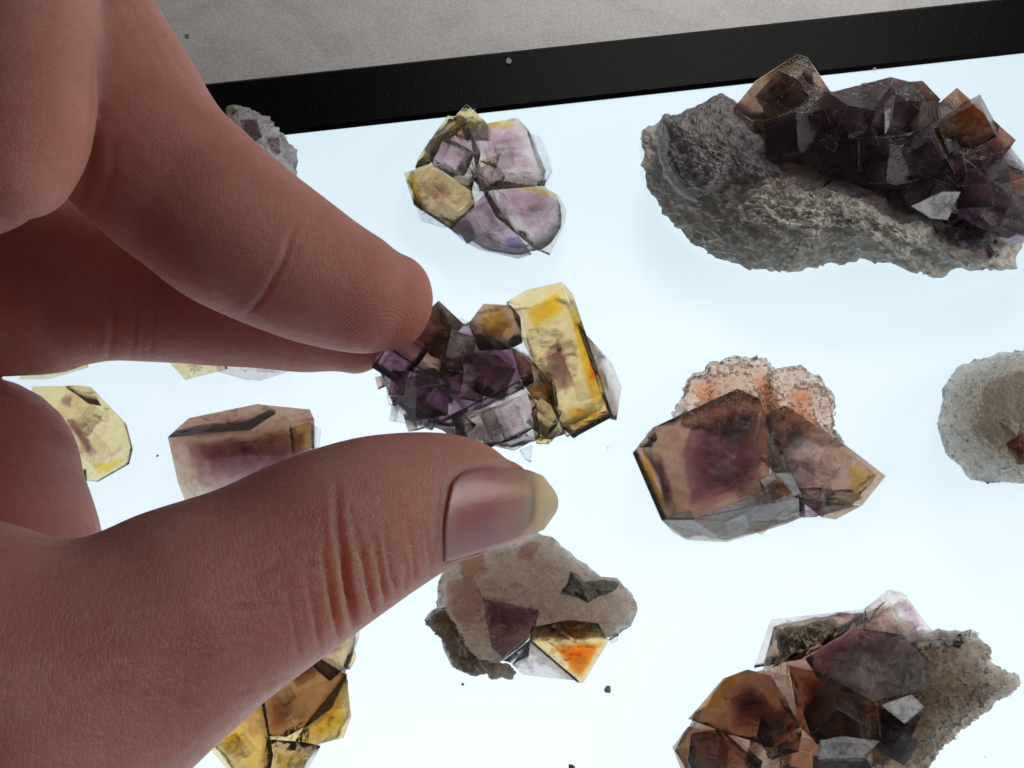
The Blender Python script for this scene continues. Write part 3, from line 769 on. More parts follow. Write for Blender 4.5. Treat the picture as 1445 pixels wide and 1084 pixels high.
lump(r, SUGAR, [(1046, 600), (1062, 584), (1074, 590), (1088, 612), (1100, 640), (1108, 660), (1088, 664), (1074, 650), (1062, 634), (1050, 618)], 12.6, 1.8, 9, 90, 20, 0.8, 420, 0.6, name='crust', ridged=True)


# --- rounded grey piece at the right edge
r = spec(1430, 590, 'rounded smoky grey and brown nodule cut off by the right edge of the photo')
R5 = [(1323, 603), (1327, 574), (1331, 547), (1343, 530), (1356, 516), (1377, 510), (1411, 497), (1450, 495), (1500, 505), (1530, 560), (1525, 640), (1490, 680), (1445, 683), (1393, 681), (1371, 676), (1351, 654), (1331, 636)]
lump(r, NODULE, R5, 2, 15, 0.4, 180, 50, 0.55, 320, 0.75, name='nodule', centre=(1425, 590), grains=260, gmat=GRAIN, gsize=0.36)
for zp, zb in (([(1385, 545, 13), (1440, 520, 14), (1490, 560, 14), (1480, 640, 13), (1420, 650, 13), (1375, 610, 12)], 3),):
    link('colour_zone', hull_mesh('colour_zone', [P(*p) for p in zp] + [P(*p) for p in shrink(zp, 0.8, zb)], 0), Z_SMOKE, r)
lump(r, R_TAN, [(1410, 595), (1425, 590), (1440, 600), (1436, 615), (1418, 612)], 16.5, 1.6, 14, 50, 10, 0.5, 600, 0.6, name='crust')
lump(r, rock('rust_stain', (0.30, 0.10, 0.04), (0.42, 0.17, 0.07), (0.5, 0.3, 0.2), 1.3, 0.5), [(1420, 625), (1440, 612), (1465, 618), (1465, 650), (1440, 655)], 14.5, 2.6, 10, 60, 10, 0.5, 500, 0.6, name='crust', label='rusty orange crust')

# --- cluster at the lower right
r = spec(1190, 1000, 'brown and purple cluster with moss coloured crust and jagged grey rock tail at lower right')
lump(r, BROWN, [(955, 1060), (980, 1012), (1030, 955), (1075, 945), (1095, 880), (1215, 866), (1280, 880), (1310, 940), (1305, 1000), (1260, 1060), (1200, 1110), (980, 1110)], 4, 7, 0.5, 50, 10, 1.0, 200, 0.5, name='fractured_base', centre=(1150, 1000))
lump(r, TAIL, [(1272, 902), (1333, 886), (1375, 895), (1400, 913), (1397, 930), (1438, 952), (1441, 966), (1420, 985), (1393, 1005), (1358, 1034), (1315, 1073), (1304, 1095), (1233, 1105), (1200, 1040), (1230, 960)], 1.2, 10.5, 0.4, 170, 40, 1.3, 300, 0.85, centre=(1305, 995), grains=520, gmat=GRAIN, gsize=0.45, ridged=True)
crystal(r, PALE, [(1067, 941, 5), (1087, 884, 5), (1090, 875, 5.5), (1144, 865, 6), (1219, 861, 7), (1215, 880, 9), (1130, 930, 9)], 0.8, 0.95, core=[([(1130, 872, 6), (1210, 864, 7), (1205, 880, 8), (1140, 890, 7.5)], Z_LILAC, 2)])
crystal(r, PALE, [(1222, 859, 10), (1244, 841, 11), (1254, 834, 11), (1274, 838, 11), (1310, 891, 9), (1326, 906, 8), (1279, 904, 12), (1219, 890, 13), (1250, 852, 14)], 1, 0.95, core=[([(1262, 850, 11), (1278, 845, 10.6), (1308, 895, 8.8), (1290, 900, 11)], Z_LILAC, 3), ([(1226, 862, 10), (1250, 852, 13), (1278, 900, 11.5), (1225, 888, 12)], Z_BROWN, 6)])
crystal(r, PURP, [(1140, 930, 12), (1208, 888, 13), (1272, 897, 13), (1308, 938, 11), (1304, 973, 11), (1215, 990, 14), (1158, 958, 14), (1235, 925, 16)], 1, 0.95, core=[(0.85, Z_DEEP)])
crystal(r, BROWN, [(1115, 941, 12), (1158, 950, 15), (1233, 991, 15), (1240, 1041, 12), (1158, 1052, 12), (1128, 1023, 12), (1188, 985, 17)], 1, 0.95, core=[(0.7, Z_BROWN), ([(1130, 985, 13), (1180, 985, 14), (1175, 1035, 12), (1135, 1020, 12)], Z_DEEP, 5)])
crystal(r, BROWN, [(975, 1014, 6), (1023, 959, 8), (1055, 947, 9), (1087, 955, 11), (1110, 991, 13), (1126, 1025, 12), (1087, 1052, 10), (1026, 1034, 10), (1055, 985, 14)], 0.8, 0.95, core=[([(1025, 985, 11), (1060, 970, 12), (1100, 1000, 12), (1095, 1040, 10), (1035, 1030, 9.5)], Z_DEEP, 4), ([(980, 1012, 6), (1022, 963, 8), (1050, 952, 9), (1020, 1000, 10)], Z_YEL, 3)])
crystal(r, CLEAR, [(1083, 948, 13), (1115, 955, 15), (1126, 1023, 14), (1105, 998, 15)], 10, 0.95, label='clear blade shaped crystal')
crystal(r, BROWN, [(951, 1055, 4), (973, 1027, 6), (1023, 1034, 9), (1073, 1080, 9), (1048, 1112, 6), (973, 1112, 4), (1000, 1060, 10)], 0.6, 0.95, core=[([(958, 1050, 4), (975, 1030, 6), (985, 1045, 8), (970, 1080, 6)], Z_YEL, 2)])
crystal(r, PALE, [(1012, 1036, 10), (1026, 1030, 11), (1075, 1074, 11), (1070, 1088, 10), (1040, 1065, 11)], 6, 0.95, label='long pale wedge crystal')
crystal(r, SHEEN, [(1158, 1045, 15), (1190, 1039, 15.5), (1240, 1046, 13.5), (1215, 1070, 13.5), (1155, 1071, 13.5)], 10, 0.95, label='flat slab with its white reflection painted on')
crystal(r, SHEEN, [(1244, 995, 16), (1286, 980, 14), (1304, 998, 13), (1276, 1021, 13)], 10, 0.95)
crystal(r, DARK, [(1150, 1068, 13), (1220, 1070, 13), (1250, 1110, 8), (1140, 1110, 8)], 1, 0.95)
crystal(r, PURP, [(1235, 1000, 13), (1275, 1020, 12.6), (1300, 1010, 12), (1270, 1070, 9), (1235, 1050, 11)], 1, 0.95, core=[(0.8, Z_DEEP)])
crystal(r, YEL, [(1195, 1000, 15.5), (1222, 1008, 15), (1235, 1035, 13), (1215, 1038, 14)], 9, 0.9)
lump(r, R_MOSS, [(1092, 900), (1097, 888), (1130, 882), (1176, 873), (1190, 881), (1165, 902), (1144, 915), (1120, 922), (1100, 938), (1090, 943), (1100, 920)], 11, 3.2, 7, 110, 16, 1.0, 500, 0.6, name='crust', ridged=True, centre=(1130, 903), label='green brown mossy looking crust')
for x, y, h, z, m in ((1100, 1035, 11, 6, BROWN), (1000, 1065, 7.5, 6, BROWN), (1180, 1015, 13, 7, BROWN), (1215, 1020, 12.5, 5, YEL),
                       (1260, 1045, 10, 6, PURP), (1130, 1070, 10, 6, BROWN), (1080, 1070, 9, 5, CLEAR)):
    cube(r, m, x, y, h, z)
for q in range(7):
    x, y = 1318 + q * 9 + rnd.uniform(-6, 6), 890 + abs(q - 5) * 3 + rnd.uniform(0, 14)
    crystal(r, rnd.choice([PALE, CLEAR]), [(x + 12 * math.cos(k + q) * rnd.uniform(.6, 1.2), y + 9 * math.sin(k + q) * rnd.uniform(.6, 1.2), 9 + rnd.uniform(-.5, 1.5)) for k in (0, 1.4, 2.9, 4.5)], 5, 0.9, name='small_crystal', bevel=0.05)

# --- smoky piece partly under the thumb
r = spec(750, 860, 'smoky brown piece with a golden yellow corner and dark green spot below the thumb tip')
R7 = [(617, 830), (625, 795), (660, 775), (700, 762), (742, 757), (759, 752), (784, 762), (805, 778), (824, 795), (851, 815), (871, 817), (891, 837), (900, 860), (891, 884), (866, 899), (834, 899), (790, 900), (749, 900), (720, 925), (700, 937), (667, 952), (650, 948), (635, 939), (622, 899), (612, 885), (600, 876), (605, 866), (617, 857)]
lump(r, QUARTZ, R7, 4, 7.5, 0.4, 200, 46, 0.5, 300, 0.5, centre=(735, 845), label='smoky translucent quartz body')
for zp, zb in (([(640, 775, 8.5), (682, 768, 9), (690, 812, 10), (655, 822, 9.5)], 3), ([(628, 820, 8), (668, 812, 10), (690, 850, 10.5), (660, 890, 9), (630, 860, 8)], 4), ([(735, 768, 9), (765, 764, 8.5), (750, 795, 10), (728, 790, 10)], 4)):
    link('colour_zone', hull_mesh('colour_zone', [P(*p) for p in zp] + [P(*p) for p in shrink(zp, 0.8, zb)], 0), Z_BROWN, r)
lump(r, R_TAN, [(601, 876), (612, 862), (628, 860), (650, 890), (662, 915), (680, 935), (700, 938), (690, 950), (667, 953), (640, 942), (624, 905)], 5, 4, 1, 120, 18, 1.1, 400, 0.6, name='crust', ridged=True, centre=(645, 908))
crystal(r, YEL, [(752, 886, 12), (800, 876, 11.5), (842, 880, 10), (857, 904, 8), (822, 962, 5), (814, 961, 5.5), (749, 904, 12), (790, 905, 12.5)], 0.6, 0.95, core=[([(775, 908, 11), (800, 904, 10.6), (854, 903, 8), (821, 960, 5.2), (812, 955, 5.8)], Z_GOLD, 1.5), ([(760, 890, 11), (838, 884, 9.6), (830, 905, 9), (770, 900, 11)], Z_BROWN, 4), ([(760, 888, 11), (800, 880, 11), (838, 884, 9.6), (790, 899, 11.6)], Z_PURP, 3)], label='golden yellow corner crystal')
crystal(r, PALE, [(724, 937, 7), (749, 904, 12.2), (762, 915, 11.5), (815, 960, 5.6), (775, 957, 3), (739, 952, 3)], 0.6, 0.95)
crystal(r, PURP, [(682, 845, 11.5), (719, 852, 12.5), (759, 862, 12.3), (754, 888, 12.8), (709, 927, 9), (694, 912, 10), (690, 880, 11.4)], 2, 0.9, core=[([(684, 848, 11), (755, 864, 11.8), (748, 885, 12), (692, 882, 11)], Z_DEEP, 6)])
crystal(r, CLEAR, [(710, 932, 9), (748, 903, 12), (746, 925, 9), (726, 936, 7)], 3, 0.9)
lump(r, R_TAN, [(680, 939), (700, 935), (719, 937), (729, 949), (722, 960), (705, 957), (692, 959)], 3.5, 2.4, 0.5, 70, 12, 0.7, 600, 0.6, name='crust')
lump(r, R_GREEN, [(789, 839), (800, 825), (804, 806), (812, 812), (826, 822), (850, 818), (873, 822), (868, 834), (845, 840), (829, 850), (810, 842)], 9.4, 1.5, 7, 80, 10, 0.4, 600, 0.6, name='inclusion', centre=(824, 831), label='dark green inclusion')
crystal(r, CLEAR, [(858, 902, 4), (873, 893, 4.5), (872, 905, 3.5), (862, 908, 3)], 1, 0.9, name='shard')

# --- yellow piece half hidden under the thumb, lower left
r = spec(410, 1000, 'yellow and rose fluorite half hidden under the base of the thumb')
lump(r, YEL, [(300, 1050), (340, 1000), (380, 965), (440, 905), (500, 890), (490, 945), (490, 1010), (480, 1038), (440, 1060), (420, 1100), (340, 1100)], 3, 5, 0.5, 44, 9, 1.0, 200, 0.5, name='fractured_base', centre=(410, 1010))
crystal(r, YEL, [(418, 1044, 10), (436, 1016, 12), (466, 999, 12), (487, 954, 11), (494, 1010, 9), (484, 1040, 8), (429, 1054, 9)], 1, 0.95, core=[(0.6, Z_YEL)])
crystal(r, PALE, [(440, 900, 9), (506, 883, 8), (505, 900, 8), (490, 941, 9), (466, 960, 11), (430, 930, 11)], 1, 0.95, core=[([(440, 905, 9), (485, 905, 8.4), (478, 935, 9), (445, 930, 10)], Z_LILAC, 3)])
crystal(r, YEL, [(490, 925, 7), (501, 918, 7), (502, 930, 7), (493, 945, 7), (484, 942, 8)], 1, 0.95)
crystal(r, BROWN, [(370, 960, 10), (430, 920, 11), (487, 954, 11), (466, 999, 12), (434, 1023, 11.5), (405, 1038, 10.5), (380, 1038, 9), (371, 992, 10)], 1, 0.95, core=[([(400, 950, 10), (440, 930, 11), (455, 950, 11), (420, 975, 11)], Z_DEEP, 4), ([(380, 990, 9.6), (420, 990, 11), (405, 1030, 10), (383, 1030, 8.8)], Z_BROWN, 4)])
crystal(r, YEL, [(285, 1040, 5), (341, 1000, 9), (371, 985, 10), (380, 1040, 10), (384, 1066, 9), (375, 1110, 6), (343, 1110, 4), (323, 1077, 4), (297, 1051, 4)], 1, 0.95, core=[([(340, 1010, 8.6), (368, 995, 9.4), (376, 1040, 9), (356, 1050, 8)], Z_LILAC, 3), ([(310, 1045, 5.6), (345, 1025, 8), (350, 1060, 7), (325, 1065, 5)], Z_YEL, 2)])
crystal(r, PALE, [(378, 1044, 9), (429, 1048, 10), (451, 1053, 8), (423, 1105, 4), (371, 1110, 4)], 1, 0.95, core=[(0.6, Z_YEL)])

# --- block between the fingers
r = spec(345, 640, 'blocky brown and purple cube with grey frosted top, in the gap between fingers and thumb')
crystal(r, BROWN, [(242, 617, 8), (270, 592, 8), (363, 573, 8), (384, 584, 9), (433, 580, 9), (439, 594, 9.5), (352, 608, 12.5), (280, 614, 12), (256, 680, 3), (268, 710, 1.5), (439, 636, 8), (439, 690, 2)], 0.6, 0.95, bevel=0, core=[([(262, 622, 9), (430, 610, 9), (430, 690, 3), (285, 705, 2)], Z_PURP, 1.5), ([(275, 620, 10), (420, 606, 10), (418, 640, 8), (280, 650, 8)], Z_BROWN, 4)])
crystal(r, PALE, [(243, 616, 8.4), (270, 590, 8.4), (363, 571, 8.4), (386, 584, 9.4), (352, 606, 12.9), (280, 613, 12.4)], 6, 0.97, bevel=0, label='frosted grey top face')
crystal(r, YEL, [(408, 605, 11.4), (436, 596, 10.4), (438, 632, 8.6), (412, 640, 9)], 3, 0.95, core=[(0.6, Z_BROWN)])
crystal(r, CLEAR, [(437, 599, 7), (453, 606, 6), (450, 631, 5), (439, 634, 6)], 1, 0.95)

# --- yellow piece by the curled finger
r = spec(130, 615, 'pale yellow fluorite with a purple band beside the curled ring finger')
crystal(r, YEL, [(48, 548, 6), (85, 560, 8), (114, 547, 7), (128, 549, 7), (149, 577, 8), (176, 598, 7), (185, 632, 6), (180, 653, 5), (138, 677, 3), (110, 674, 4), (60, 660, 4), (120, 600, 11)], 0.6, 0.95, core=[([(92, 590, 9), (104, 590, 9.5), (140, 640, 8), (128, 650, 7)], Z_PURP, 2), ([(150, 645, 7), (172, 625, 7), (176, 632, 6.6), (155, 655, 6)], Z_LILAC, 2), ([(85, 562, 7.6), (105, 556, 8), (100, 575, 9), (88, 575, 8.4)], Z_PURP, 4), ([(130, 655, 6), (178, 645, 5), (160, 668, 4), (138, 674, 3.4)], Z_YEL, 1)])
crystal(r, CLEAR, [(95, 549, 5), (120, 545, 5), (131, 552, 5.5), (143, 573, 6), (125, 570, 8)], 1, 0.95)
crystal(r, CLEAR, [(107, 668, 3), (122, 662, 4), (124, 677, 2.5), (112, 677, 2)], 0.8, 0.95)

# --- two slivers peeping from under the middle finger
r = spec(330, 500, 'clear lilac sliver peeping out below the middle of the lower finger')
crystal(r, YEL, [(242, 513, 5), (250, 480, 7), (300, 470, 8), (320, 520, 5), (275, 531, 3), (262, 535, 2)], 0.6, 0.95)
crystal(r, PALE, [(300, 470, 8), (400, 480, 6), (412, 522, 3), (367, 536, 2), (347, 535, 2), (310, 524, 4)], 0.6, 0.95)
r = spec(80, 505, 'thin yellow sliver peeping out under the lower finger at the left edge')
crystal(r, YEL, [(30, 534, 2), (69, 534, 2), (123, 518, 2), (110, 480, 6), (40, 480, 6)], 0.6, 0.95)

# --- piece behind the index finger at the black border
r = spec(375, 205, 'glassy purple and colourless piece half hidden behind the index finger at the black border')
lump(r, R_CLEAR, [(319, 153), (328, 150), (351, 153), (379, 167), (394, 188), (412, 207), (420, 226), (418, 252), (380, 260), (330, 200)], 5, 6, 0.6, 100, 24, 0.9, 420, 0.5, grains=60, gmat=GRAIN, gsize=0.5)
crystal(r, PURP, [(340, 169, 11), (362, 169, 12), (369, 192, 12), (360, 200, 12), (345, 185, 12)], 5, 0.95, core=[(0.85, Z_DEEP)])
crystal(r, PURP, [(374, 197, 11), (393, 194, 11), (396, 215, 10), (388, 222, 10)], 5, 0.95, core=[(0.85, Z_DEEP)])
crystal(r, CLEAR, [(395, 190, 8), (411, 207, 7), (420, 228, 6), (417, 240, 6), (402, 225, 8)], 2, 0.95)
crystal(r, YEL, [(319, 154, 10), (327, 150, 10), (336, 156, 11), (328, 163, 11)], 7, 0.95)

# --- loose crumbs
def crumb(x, y, px, mat, label, h=0.0, name='crumb'):
    t0 = rnd.uniform(0, 6)
    pts = [P(x + px * math.cos(t0 + k) * rnd.uniform(.6, 1.1), y + px * math.sin(t0 + k) * rnd.uniform(.6, 1.1), h + 0.2 + rnd.uniform(0, 0.25)) for k in (0, 1, 2.1, 3.2, 4.2, 5.2)]
    pts += [P(x, y, h + 0.02 + 0.08 * px)] + [P(x + px * .5 * math.cos(k), y + px * .5 * math.sin(k), h + 0.02) for k in (0, 2, 4)]
    o = link(name, hull_mesh(name, pts, 0), mat)
    tag(o, label, 'crumb')


GC = rock('crumb_grey', (0.32, 0.34, 0.34), (0.42, 0.44, 0.44), (0.5, 0.52, 0.52), 1, 0.4)
crumb(858, 974, 7, GC, 'largest grey mineral crumb lying right of the golden yellow corner')
crumb(653, 966, 2.6, GC, 'small grey crumb just below the smoky brown piece')
crumb(843, 975, 1.2, GC, 'tiny dark crumb left of the largest grey crumb')
crumb(718, 86, 5, R_CLEAR, 'white speck on the black border above the pale yellow cluster', 0.8)
crumb(265, 50, 4, R_GREEN, 'small dark splinter on the grey tabletop', -9)
crumb(222, 643, 2.2, GC, 'tiny grey speck left of the blocky brown cube')
crumb(1235, 97, 3, R_TAN, 'tan speck at the pad edge above the largest specimen')
crumb(806, 1083, 6, R_GREEN, 'dark chip cut by the bottom edge of the photo')
crumb(858, 632, 1.3, GC, 'tiny speck right of the held cluster')
crumb(1390, 1068, 1.5, GC, 'tiny speck below the jagged rock tail')


# ------------------------------------------------------------------ the hand
def tube(bm, st, n=28, sub=8, cap=(True, True), ratio=0.9):
    """st: (px, py, half width px, height mm[, depth ratio]) stations along a finger"""
    C = [P(s[0], s[1], s[3]) for s in st]
    R = [s[2] * ((c - CP).dot(FW)) / FPX for s, c in zip(st, C)]
    Q = [s[4] if len(s) > 4 else ratio for s in st]

    def cr(a, b, c, d, t):
        return 0.5 * ((2 * b) + (c - a) * t + (2 * a - 5 * b + 4 * c - d) * t * t + (3 * b - a - 3 * c + d) * t ** 3)
    cs, rs, qs = [], [], []
    k = len(C)
    for i in range(k - 1):
        a, b, c, d = max(i - 1, 0), i, i + 1, min(i + 2, k - 1)
        for j in range(sub):
            t = j / sub
            cs.append(cr(C[a], C[b], C[c], C[d], t))
            rs.append(cr(R[a], R[b], R[c], R[d], t))
            qs.append(Q[b] + (Q[c] - Q[b]) * t)
    cs.append(C[-1]); rs.append(R[-1]); qs.append(Q[-1])
    rows = []
    m = len(cs)
    tang = [(cs[min(i + 1, m - 1)] - cs[max(i - 1, 0)]).normalized() for i in range(m)]

    def row(c, r, q, t):
        n1 = t.cross((c - CP).normalized()).normalized()
        n2 = n1.cross(t)
        return [bm.verts.new(c + n1 * (r * math.cos(2 * math.pi * k / n)) + n2 * (r * q * math.sin(2 * math.pi * k / n))) for k in range(n)]
    def capr(c, r, q, t, sgn):
        out = []
        for a in (75, 60, 45, 30, 15):
            a = math.radians(a)
            out.append(row(c + t * (sgn * r * 0.85 * math.sin(a)), r * math.cos(a), q, t))
        return out
    if cap[0]:
        rows += capr(cs[0], rs[0], qs[0], tang[0], -1)
    for c, r_, q, t in zip(cs, rs, qs, tang):
        rows.append(row(c, r_, q, t))
    if cap[1]:
        rows += capr(cs[-1], rs[-1], qs[-1], tang[-1], 1)[::-1]
    for a, b in zip(rows, rows[1:]):
        for i in range(n):
            bm.faces.new((a[i], a[(i + 1) % n], b[(i + 1) % n], b[i]))
    bm.faces.new(rows[0][::-1])
    bm.faces.new(rows[-1])


THUMB = [(-420, 1230, 380, 60), (-200, 1110, 350, 62), (20, 1000, 300, 63, 0.75), (170, 930, 192, 63, 0.85), (275, 868, 162, 62), (370, 816, 142, 60.5), (460, 764, 131, 59),
         (540, 727, 116, 57.5), (621, 704, 95, 55.5, 0.85), (676, 703, 80, 54, 0.8), (708, 705, 58, 53, 0.75)]
INDEX = [(-30, -60, 150, 66), (90, 60, 140, 64), (205, 215, 123, 60, 1.0), (270, 276, 118, 58), (338, 330, 114, 56), (440, 387, 99, 52.5), (514, 418, 84, 50), (552, 427, 70, 48.5, 0.85)]
INDEX_BASE = [(-420, 260, 190, 66), (-150, 200, 165, 70), (-60, 178, 160, 72, 0.8)]
LOBE = [(40, -200, 105, 68), (38, 0, 102, 74), (34, 90, 101, 75), (26, 180, 99, 75), (8, 224, 98, 74)]
MIDDLE = [(-420, 440, 170, 40), (-100, 412, 130, 37), (60, 402, 127, 36), (130, 402, 113, 36), (210, 412, 99, 36.5), (350, 430, 90, 37), (450, 446, 82, 37.5), (505, 463, 66, 38)]
RING = [(-420, 640, 150, 30), (-160, 640, 110, 24), (-20, 640, 108, 22), (8, 700, 108, 23), (30, 800, 112, 30), (10, 900, 110, 38)]


def hand():
    bm = bmesh.new()
    for st in (THUMB, INDEX, INDEX_BASE, LOBE, MIDDLE, RING):
        tube(bm, st)
    tube(bm, [(-900, 700, 420, 50, 0.5), (-600, 660, 420, 52, 0.5), (-420, 640, 400, 52, 0.5)])
    bmesh.ops.recalc_face_normals(bm, faces=bm.faces)
    me = bpy.data.meshes.new('hand_raw')
    bm.to_mesh(me)
    o = bpy.data.objects.new('hand_raw', me)
    COL.objects.link(o)
    md = o.modifiers.new('r', 'REMESH')
    md.mode, md.voxel_size = 'VOXEL', 0.42 * MM
    sm = o.modifiers.new('s', 'SMOOTH')
    sm.factor, sm.iterations = 0.5, 10
    dg = bpy.context.evaluated_depsgraph_get()
    me2 = bpy.data.meshes.new_from_object(o.evaluated_get(dg), depsgraph=dg)
    bpy.data.objects.remove(o)
    n = len(me2.vertices)
    co = np.empty(n * 3); me2.vertices.foreach_get('co', co); co = co.reshape(-1, 3)
    no = np.empty(n * 3); me2.vertices.foreach_get('normal', no); no = no.reshape(-1, 3)
    X, Y = px_of(co)
    face = ((np.array(CP) - co) * no).sum(1)
    fac = np.clip(face / (np.linalg.norm(np.array(CP) - co, axis=1) * 0.25), 0, 1)
    hgt = co[:, 2] / MM
    D = np.zeros(n)

    def crease(poly, w, depth, ridge=0.35, hmin=-99, hmax=999, low=0.0):
        nonlocal D
        best = np.full(n, 1e9)
        fall = np.ones(n)
        L = len(poly) - 1
        for i, ((x0, y0), (x1, y1)) in enumerate(zip(poly, poly[1:])):
            dx, dy = x1 - x0, y1 - y0
            t = np.clip(((X - x0) * dx + (Y - y0) * dy) / (dx * dx + dy * dy), 0, 1)
            d = np.hypot(X - x0 - t * dx, Y - y0 - t * dy)
            s = (i + t) / L
            upd = d < best
            best = np.where(upd, d, best)
            fall = np.where(upd, np.clip(4 * s * (1 - s) * 1.6 + 0.1, 0, 1) * s ** low, fall)
        m = (hgt > hmin) & (hgt < hmax)
        D += m * fac * fall * depth * (-np.exp(-(best / w) ** 2) + ridge * np.exp(-((best - 2.2 * w) / (1.3 * w)) ** 2))
    # thumb knuckle wrinkles
    for x0, y0, x1, y1, w, dp in ((474, 660, 500, 890, 7, 0.75), (500, 730, 528, 868, 4.5, 0.5), (520, 740, 545, 852, 4, 0.45), (455, 730, 478, 902, 5, 0.5), (540, 735, 562, 838, 3.5, 0.3),
                                  (436, 770, 452, 918, 4.5, 0.3), (570, 730, 585, 818, 3.5, 0.25), (490, 690, 516, 800, 3.5, 0.25), (600, 740, 608, 800, 3, 0.2), (410, 800, 425, 935, 4, 0.2)):
        mx, my = (x0 + x1) / 2 + rnd.uniform(-7, 4), (y0 + y1) / 2
        crease([(x0, y0), (mx - 4, my - 30), (mx + 5, my + 25), (x1, y1)], w * 0.7, dp * 1.25, 0.25, low=0.8)
    for k in range(22):
        x0, y0 = rnd.uniform(440, 600), rnd.uniform(745, 860)
        an, ln = rnd.uniform(0.7, 2.2), rnd.uniform(14, 38)
        crease([(x0, y0), (x0 + ln * .5 * math.cos(an) + rnd.uniform(-3, 3), y0 + ln * .5 * math.sin(an)), (x0 + ln * math.cos(an), y0 + ln * math.sin(an))], rnd.uniform(2, 3.6), rnd.uniform(0.04, 0.13), 0.2)
    for k in range(26):
        x0 = rnd.uniform(60, 420)
        y0 = 830 + rnd.uniform(0, 200) - (x0 - 200) * 0.15
        ln = rnd.uniform(40, 110)
        an = rnd.uniform(-0.45, -0.1)
        crease([(x0, y0), (x0 + ln * .5, y0 + ln * .5 * math.tan(an) + rnd.uniform(-4, 4)), (x0 + ln, y0 + ln * math.tan(an))], rnd.uniform(2.5, 4.5), rnd.uniform(0.06, 0.16), hmin=50)
    # index finger creases
    crease([(343, 452), (372, 420), (400, 370), (415, 320)], 4.5, 0.26, 0.15, hmin=44)
    crease([(352, 460), (384, 428), (412, 376), (428, 330)], 3, 0.07, 0.1, hmin=44)
    crease([(138, 60), (136, 140), (128, 230), (105, 305)], 8, 0.5, 0.0, hmin=50)
    crease([(128, 300), (150, 275), (160, 235), (158, 190)], 5, 0.15, 0.1, hmin=50)
    # middle finger joint creases
    for x in (192, 205, 216, 160):
        crease([(x - 10, 395), (x + 2, 440), (x - 2, 480), (x - 8, 515)], 4, 0.25, hmax=52)
    crease([(408, 470), (414, 495), (404, 524)], 4, 0.2, hmax=50)
    # nail fold round the thumb nail
    crease([(748, 660), (700, 658), (665, 660), (645, 672), (635, 690), (630, 730), (624, 795)], 4.5, 0.22, 0.1, hmin=44)
    crease([(622, 690), (618, 730), (612, 790)], 4, 0.12, hmin=44)
    nail_poly = [(640, 682), (652, 668), (672, 661), (700, 660), (725, 661), (748, 664), (752, 757), (718, 768), (692, 775), (665, 783), (645, 789), (628, 792), (633, 730)]
    for i in np.where((hgt > 44) & (face > 0) & (X > 620) & (X < 760) & (Y > 650) & (Y < 800))[0]:
        if inside(X[i], Y[i], nail_poly):
            D[i] -= 0.38
    # slight unevenness of the flesh
    for i in range(n):
        D[i] += 0.16 * noise.noise(Vector(co[i]) * 140)
    co += no * (D * MM)[:, None]
    me2.vertices.foreach_set('co', co.ravel())
    me2.update()
    me2.name = 'hand'
    me2.materials.clear()
    tree = BVHTree.FromPolygons([tuple(v) for v in co], [tuple(p.vertices) for p in me2.polygons])

    def hit(x, y):
        d = (P(x, y, 0) - CP).normalized()
        return tree.ray_cast(CP, d)
    c0 = hit(528, 484)[0] or P(528, 484, 50)
    ho = link('hand', me2, skin_mat(c0, P(525, 790, 60), P(230, 960, 68), math.atan2((P(620, 703, 55) - P(370, 816, 60)).y, (P(620, 703, 55) - P(370, 816, 60)).x)), None, True)
    tag(ho, 'bare hand reaching in from the left, pinching the purple and yellow cluster', 'hand')

    # thumb nail: curved plate fitted to the thumb, free edge past the fingertip
    top = [(640, 682), (652, 668), (672, 661), (700, 660), (725, 661), (745, 663), (766, 671), (781, 690)]
    bot = [(627, 793), (645, 789), (665, 783), (692, 775), (718, 768), (742, 760), (768, 747), (783, 726)]
    T, B = resample(top + top[::-1][1:-1], 10), None
    NU, NV = 34, 18
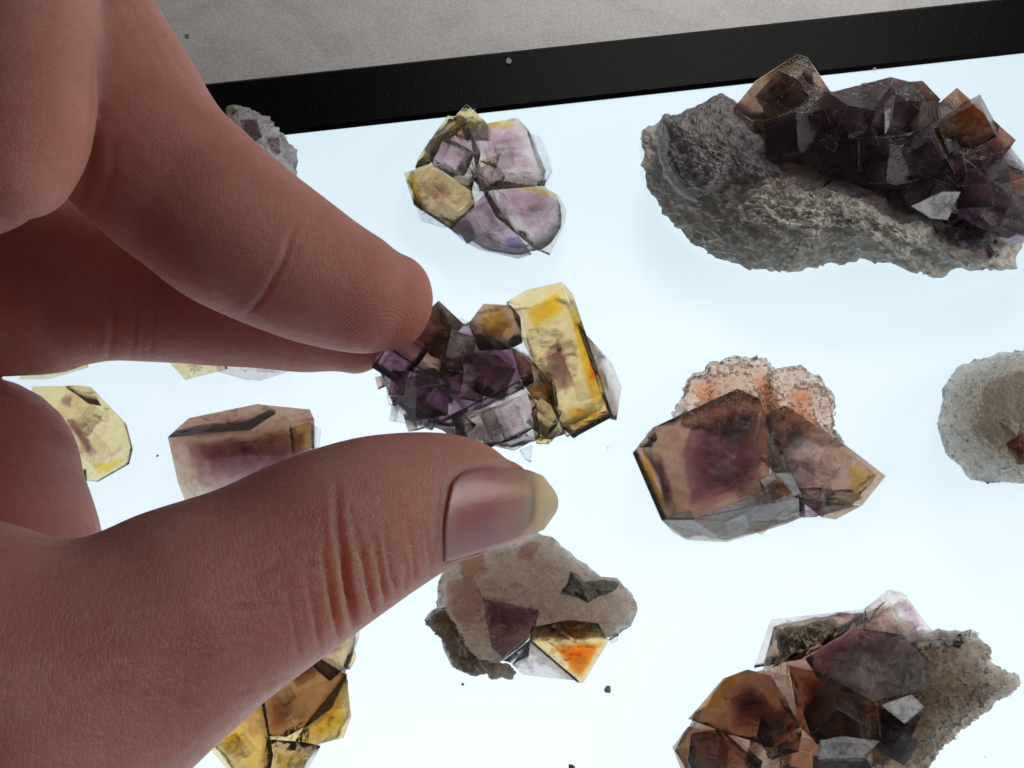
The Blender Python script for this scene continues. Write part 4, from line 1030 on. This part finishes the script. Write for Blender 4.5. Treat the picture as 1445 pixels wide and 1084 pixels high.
    def along(poly, u):
        a = np.array(poly, float)
        L = np.concatenate([[0], np.cumsum(np.hypot(*np.diff(a, axis=0).T))])
        return np.interp(u * L[-1], L, a[:, 0]), np.interp(u * L[-1], L, a[:, 1])
    UVp = []
    for i in range(NU + 1):
        u = i / NU
        tx, ty = along(top, u); bx, by = along(bot, u)
        for j in range(NV + 1):
            v = j / NV
            bulge = 6 * u ** 6 * (1 - (2 * v - 1) ** 2) - 5 * (1 - u) ** 4 * (1 - (2 * v - 1) ** 2)
            UVp.append((u, v, tx + (bx - tx) * v + bulge, ty + (by - ty) * v))
    A, Z = [], []
    basis = lambda u, v: [1, u, v, u * v, v * v, u * u, v * v * u]
    for u, v, x, y in UVp:
        if u < 0.62 and 0.06 < v < 0.94:
            h = hit(x, y)
            if h[0] is not None:
                A.append(basis(u, v)); Z.append((h[0] - CP).length)
    cf = np.linalg.lstsq(np.array(A), np.array(Z), rcond=None)[0]
    V, F, al = [], [], []
    for layer in (0, 1):
        for u, v, x, y in UVp:
            d = float(np.dot(cf, basis(min(u, 1.0), v))) - 0.66 * MM + layer * 0.5 * MM
            V.append(tuple(CP + (P(x, y, 0) - CP).normalized() * d)); al.append(u)
    st = NV + 1
    off = (NU + 1) * st
    for i in range(NU):
        for j in range(NV):
            a = i * st + j
            F.append((a, a + st, a + st + 1, a + 1))
            F.append((off + a, off + a + 1, off + a + st + 1, off + a + st))
    edge = [j for j in range(NV)] + [NV + i * st for i in range(NU)] + [NU * st + NV - j for j in range(NV)] + [(NU - i) * st for i in range(NU)]
    for a, b in zip(edge, edge[1:] + edge[:1]):
        F.append((a, b, off + b, off + a))
    nm = bpy.data.meshes.new('thumbnail')
    nm.from_pydata(V, [], F)
    nm.validate()
    at = nm.attributes.new('along', 'FLOAT', 'POINT')
    at.data.foreach_set('value', al)
    bm = bmesh.new(); bm.from_mesh(nm); bmesh.ops.recalc_face_normals(bm, faces=bm.faces); bm.to_mesh(nm); bm.free()
    link('fingernail', nm, nail_mat(), ho, True)


hand()
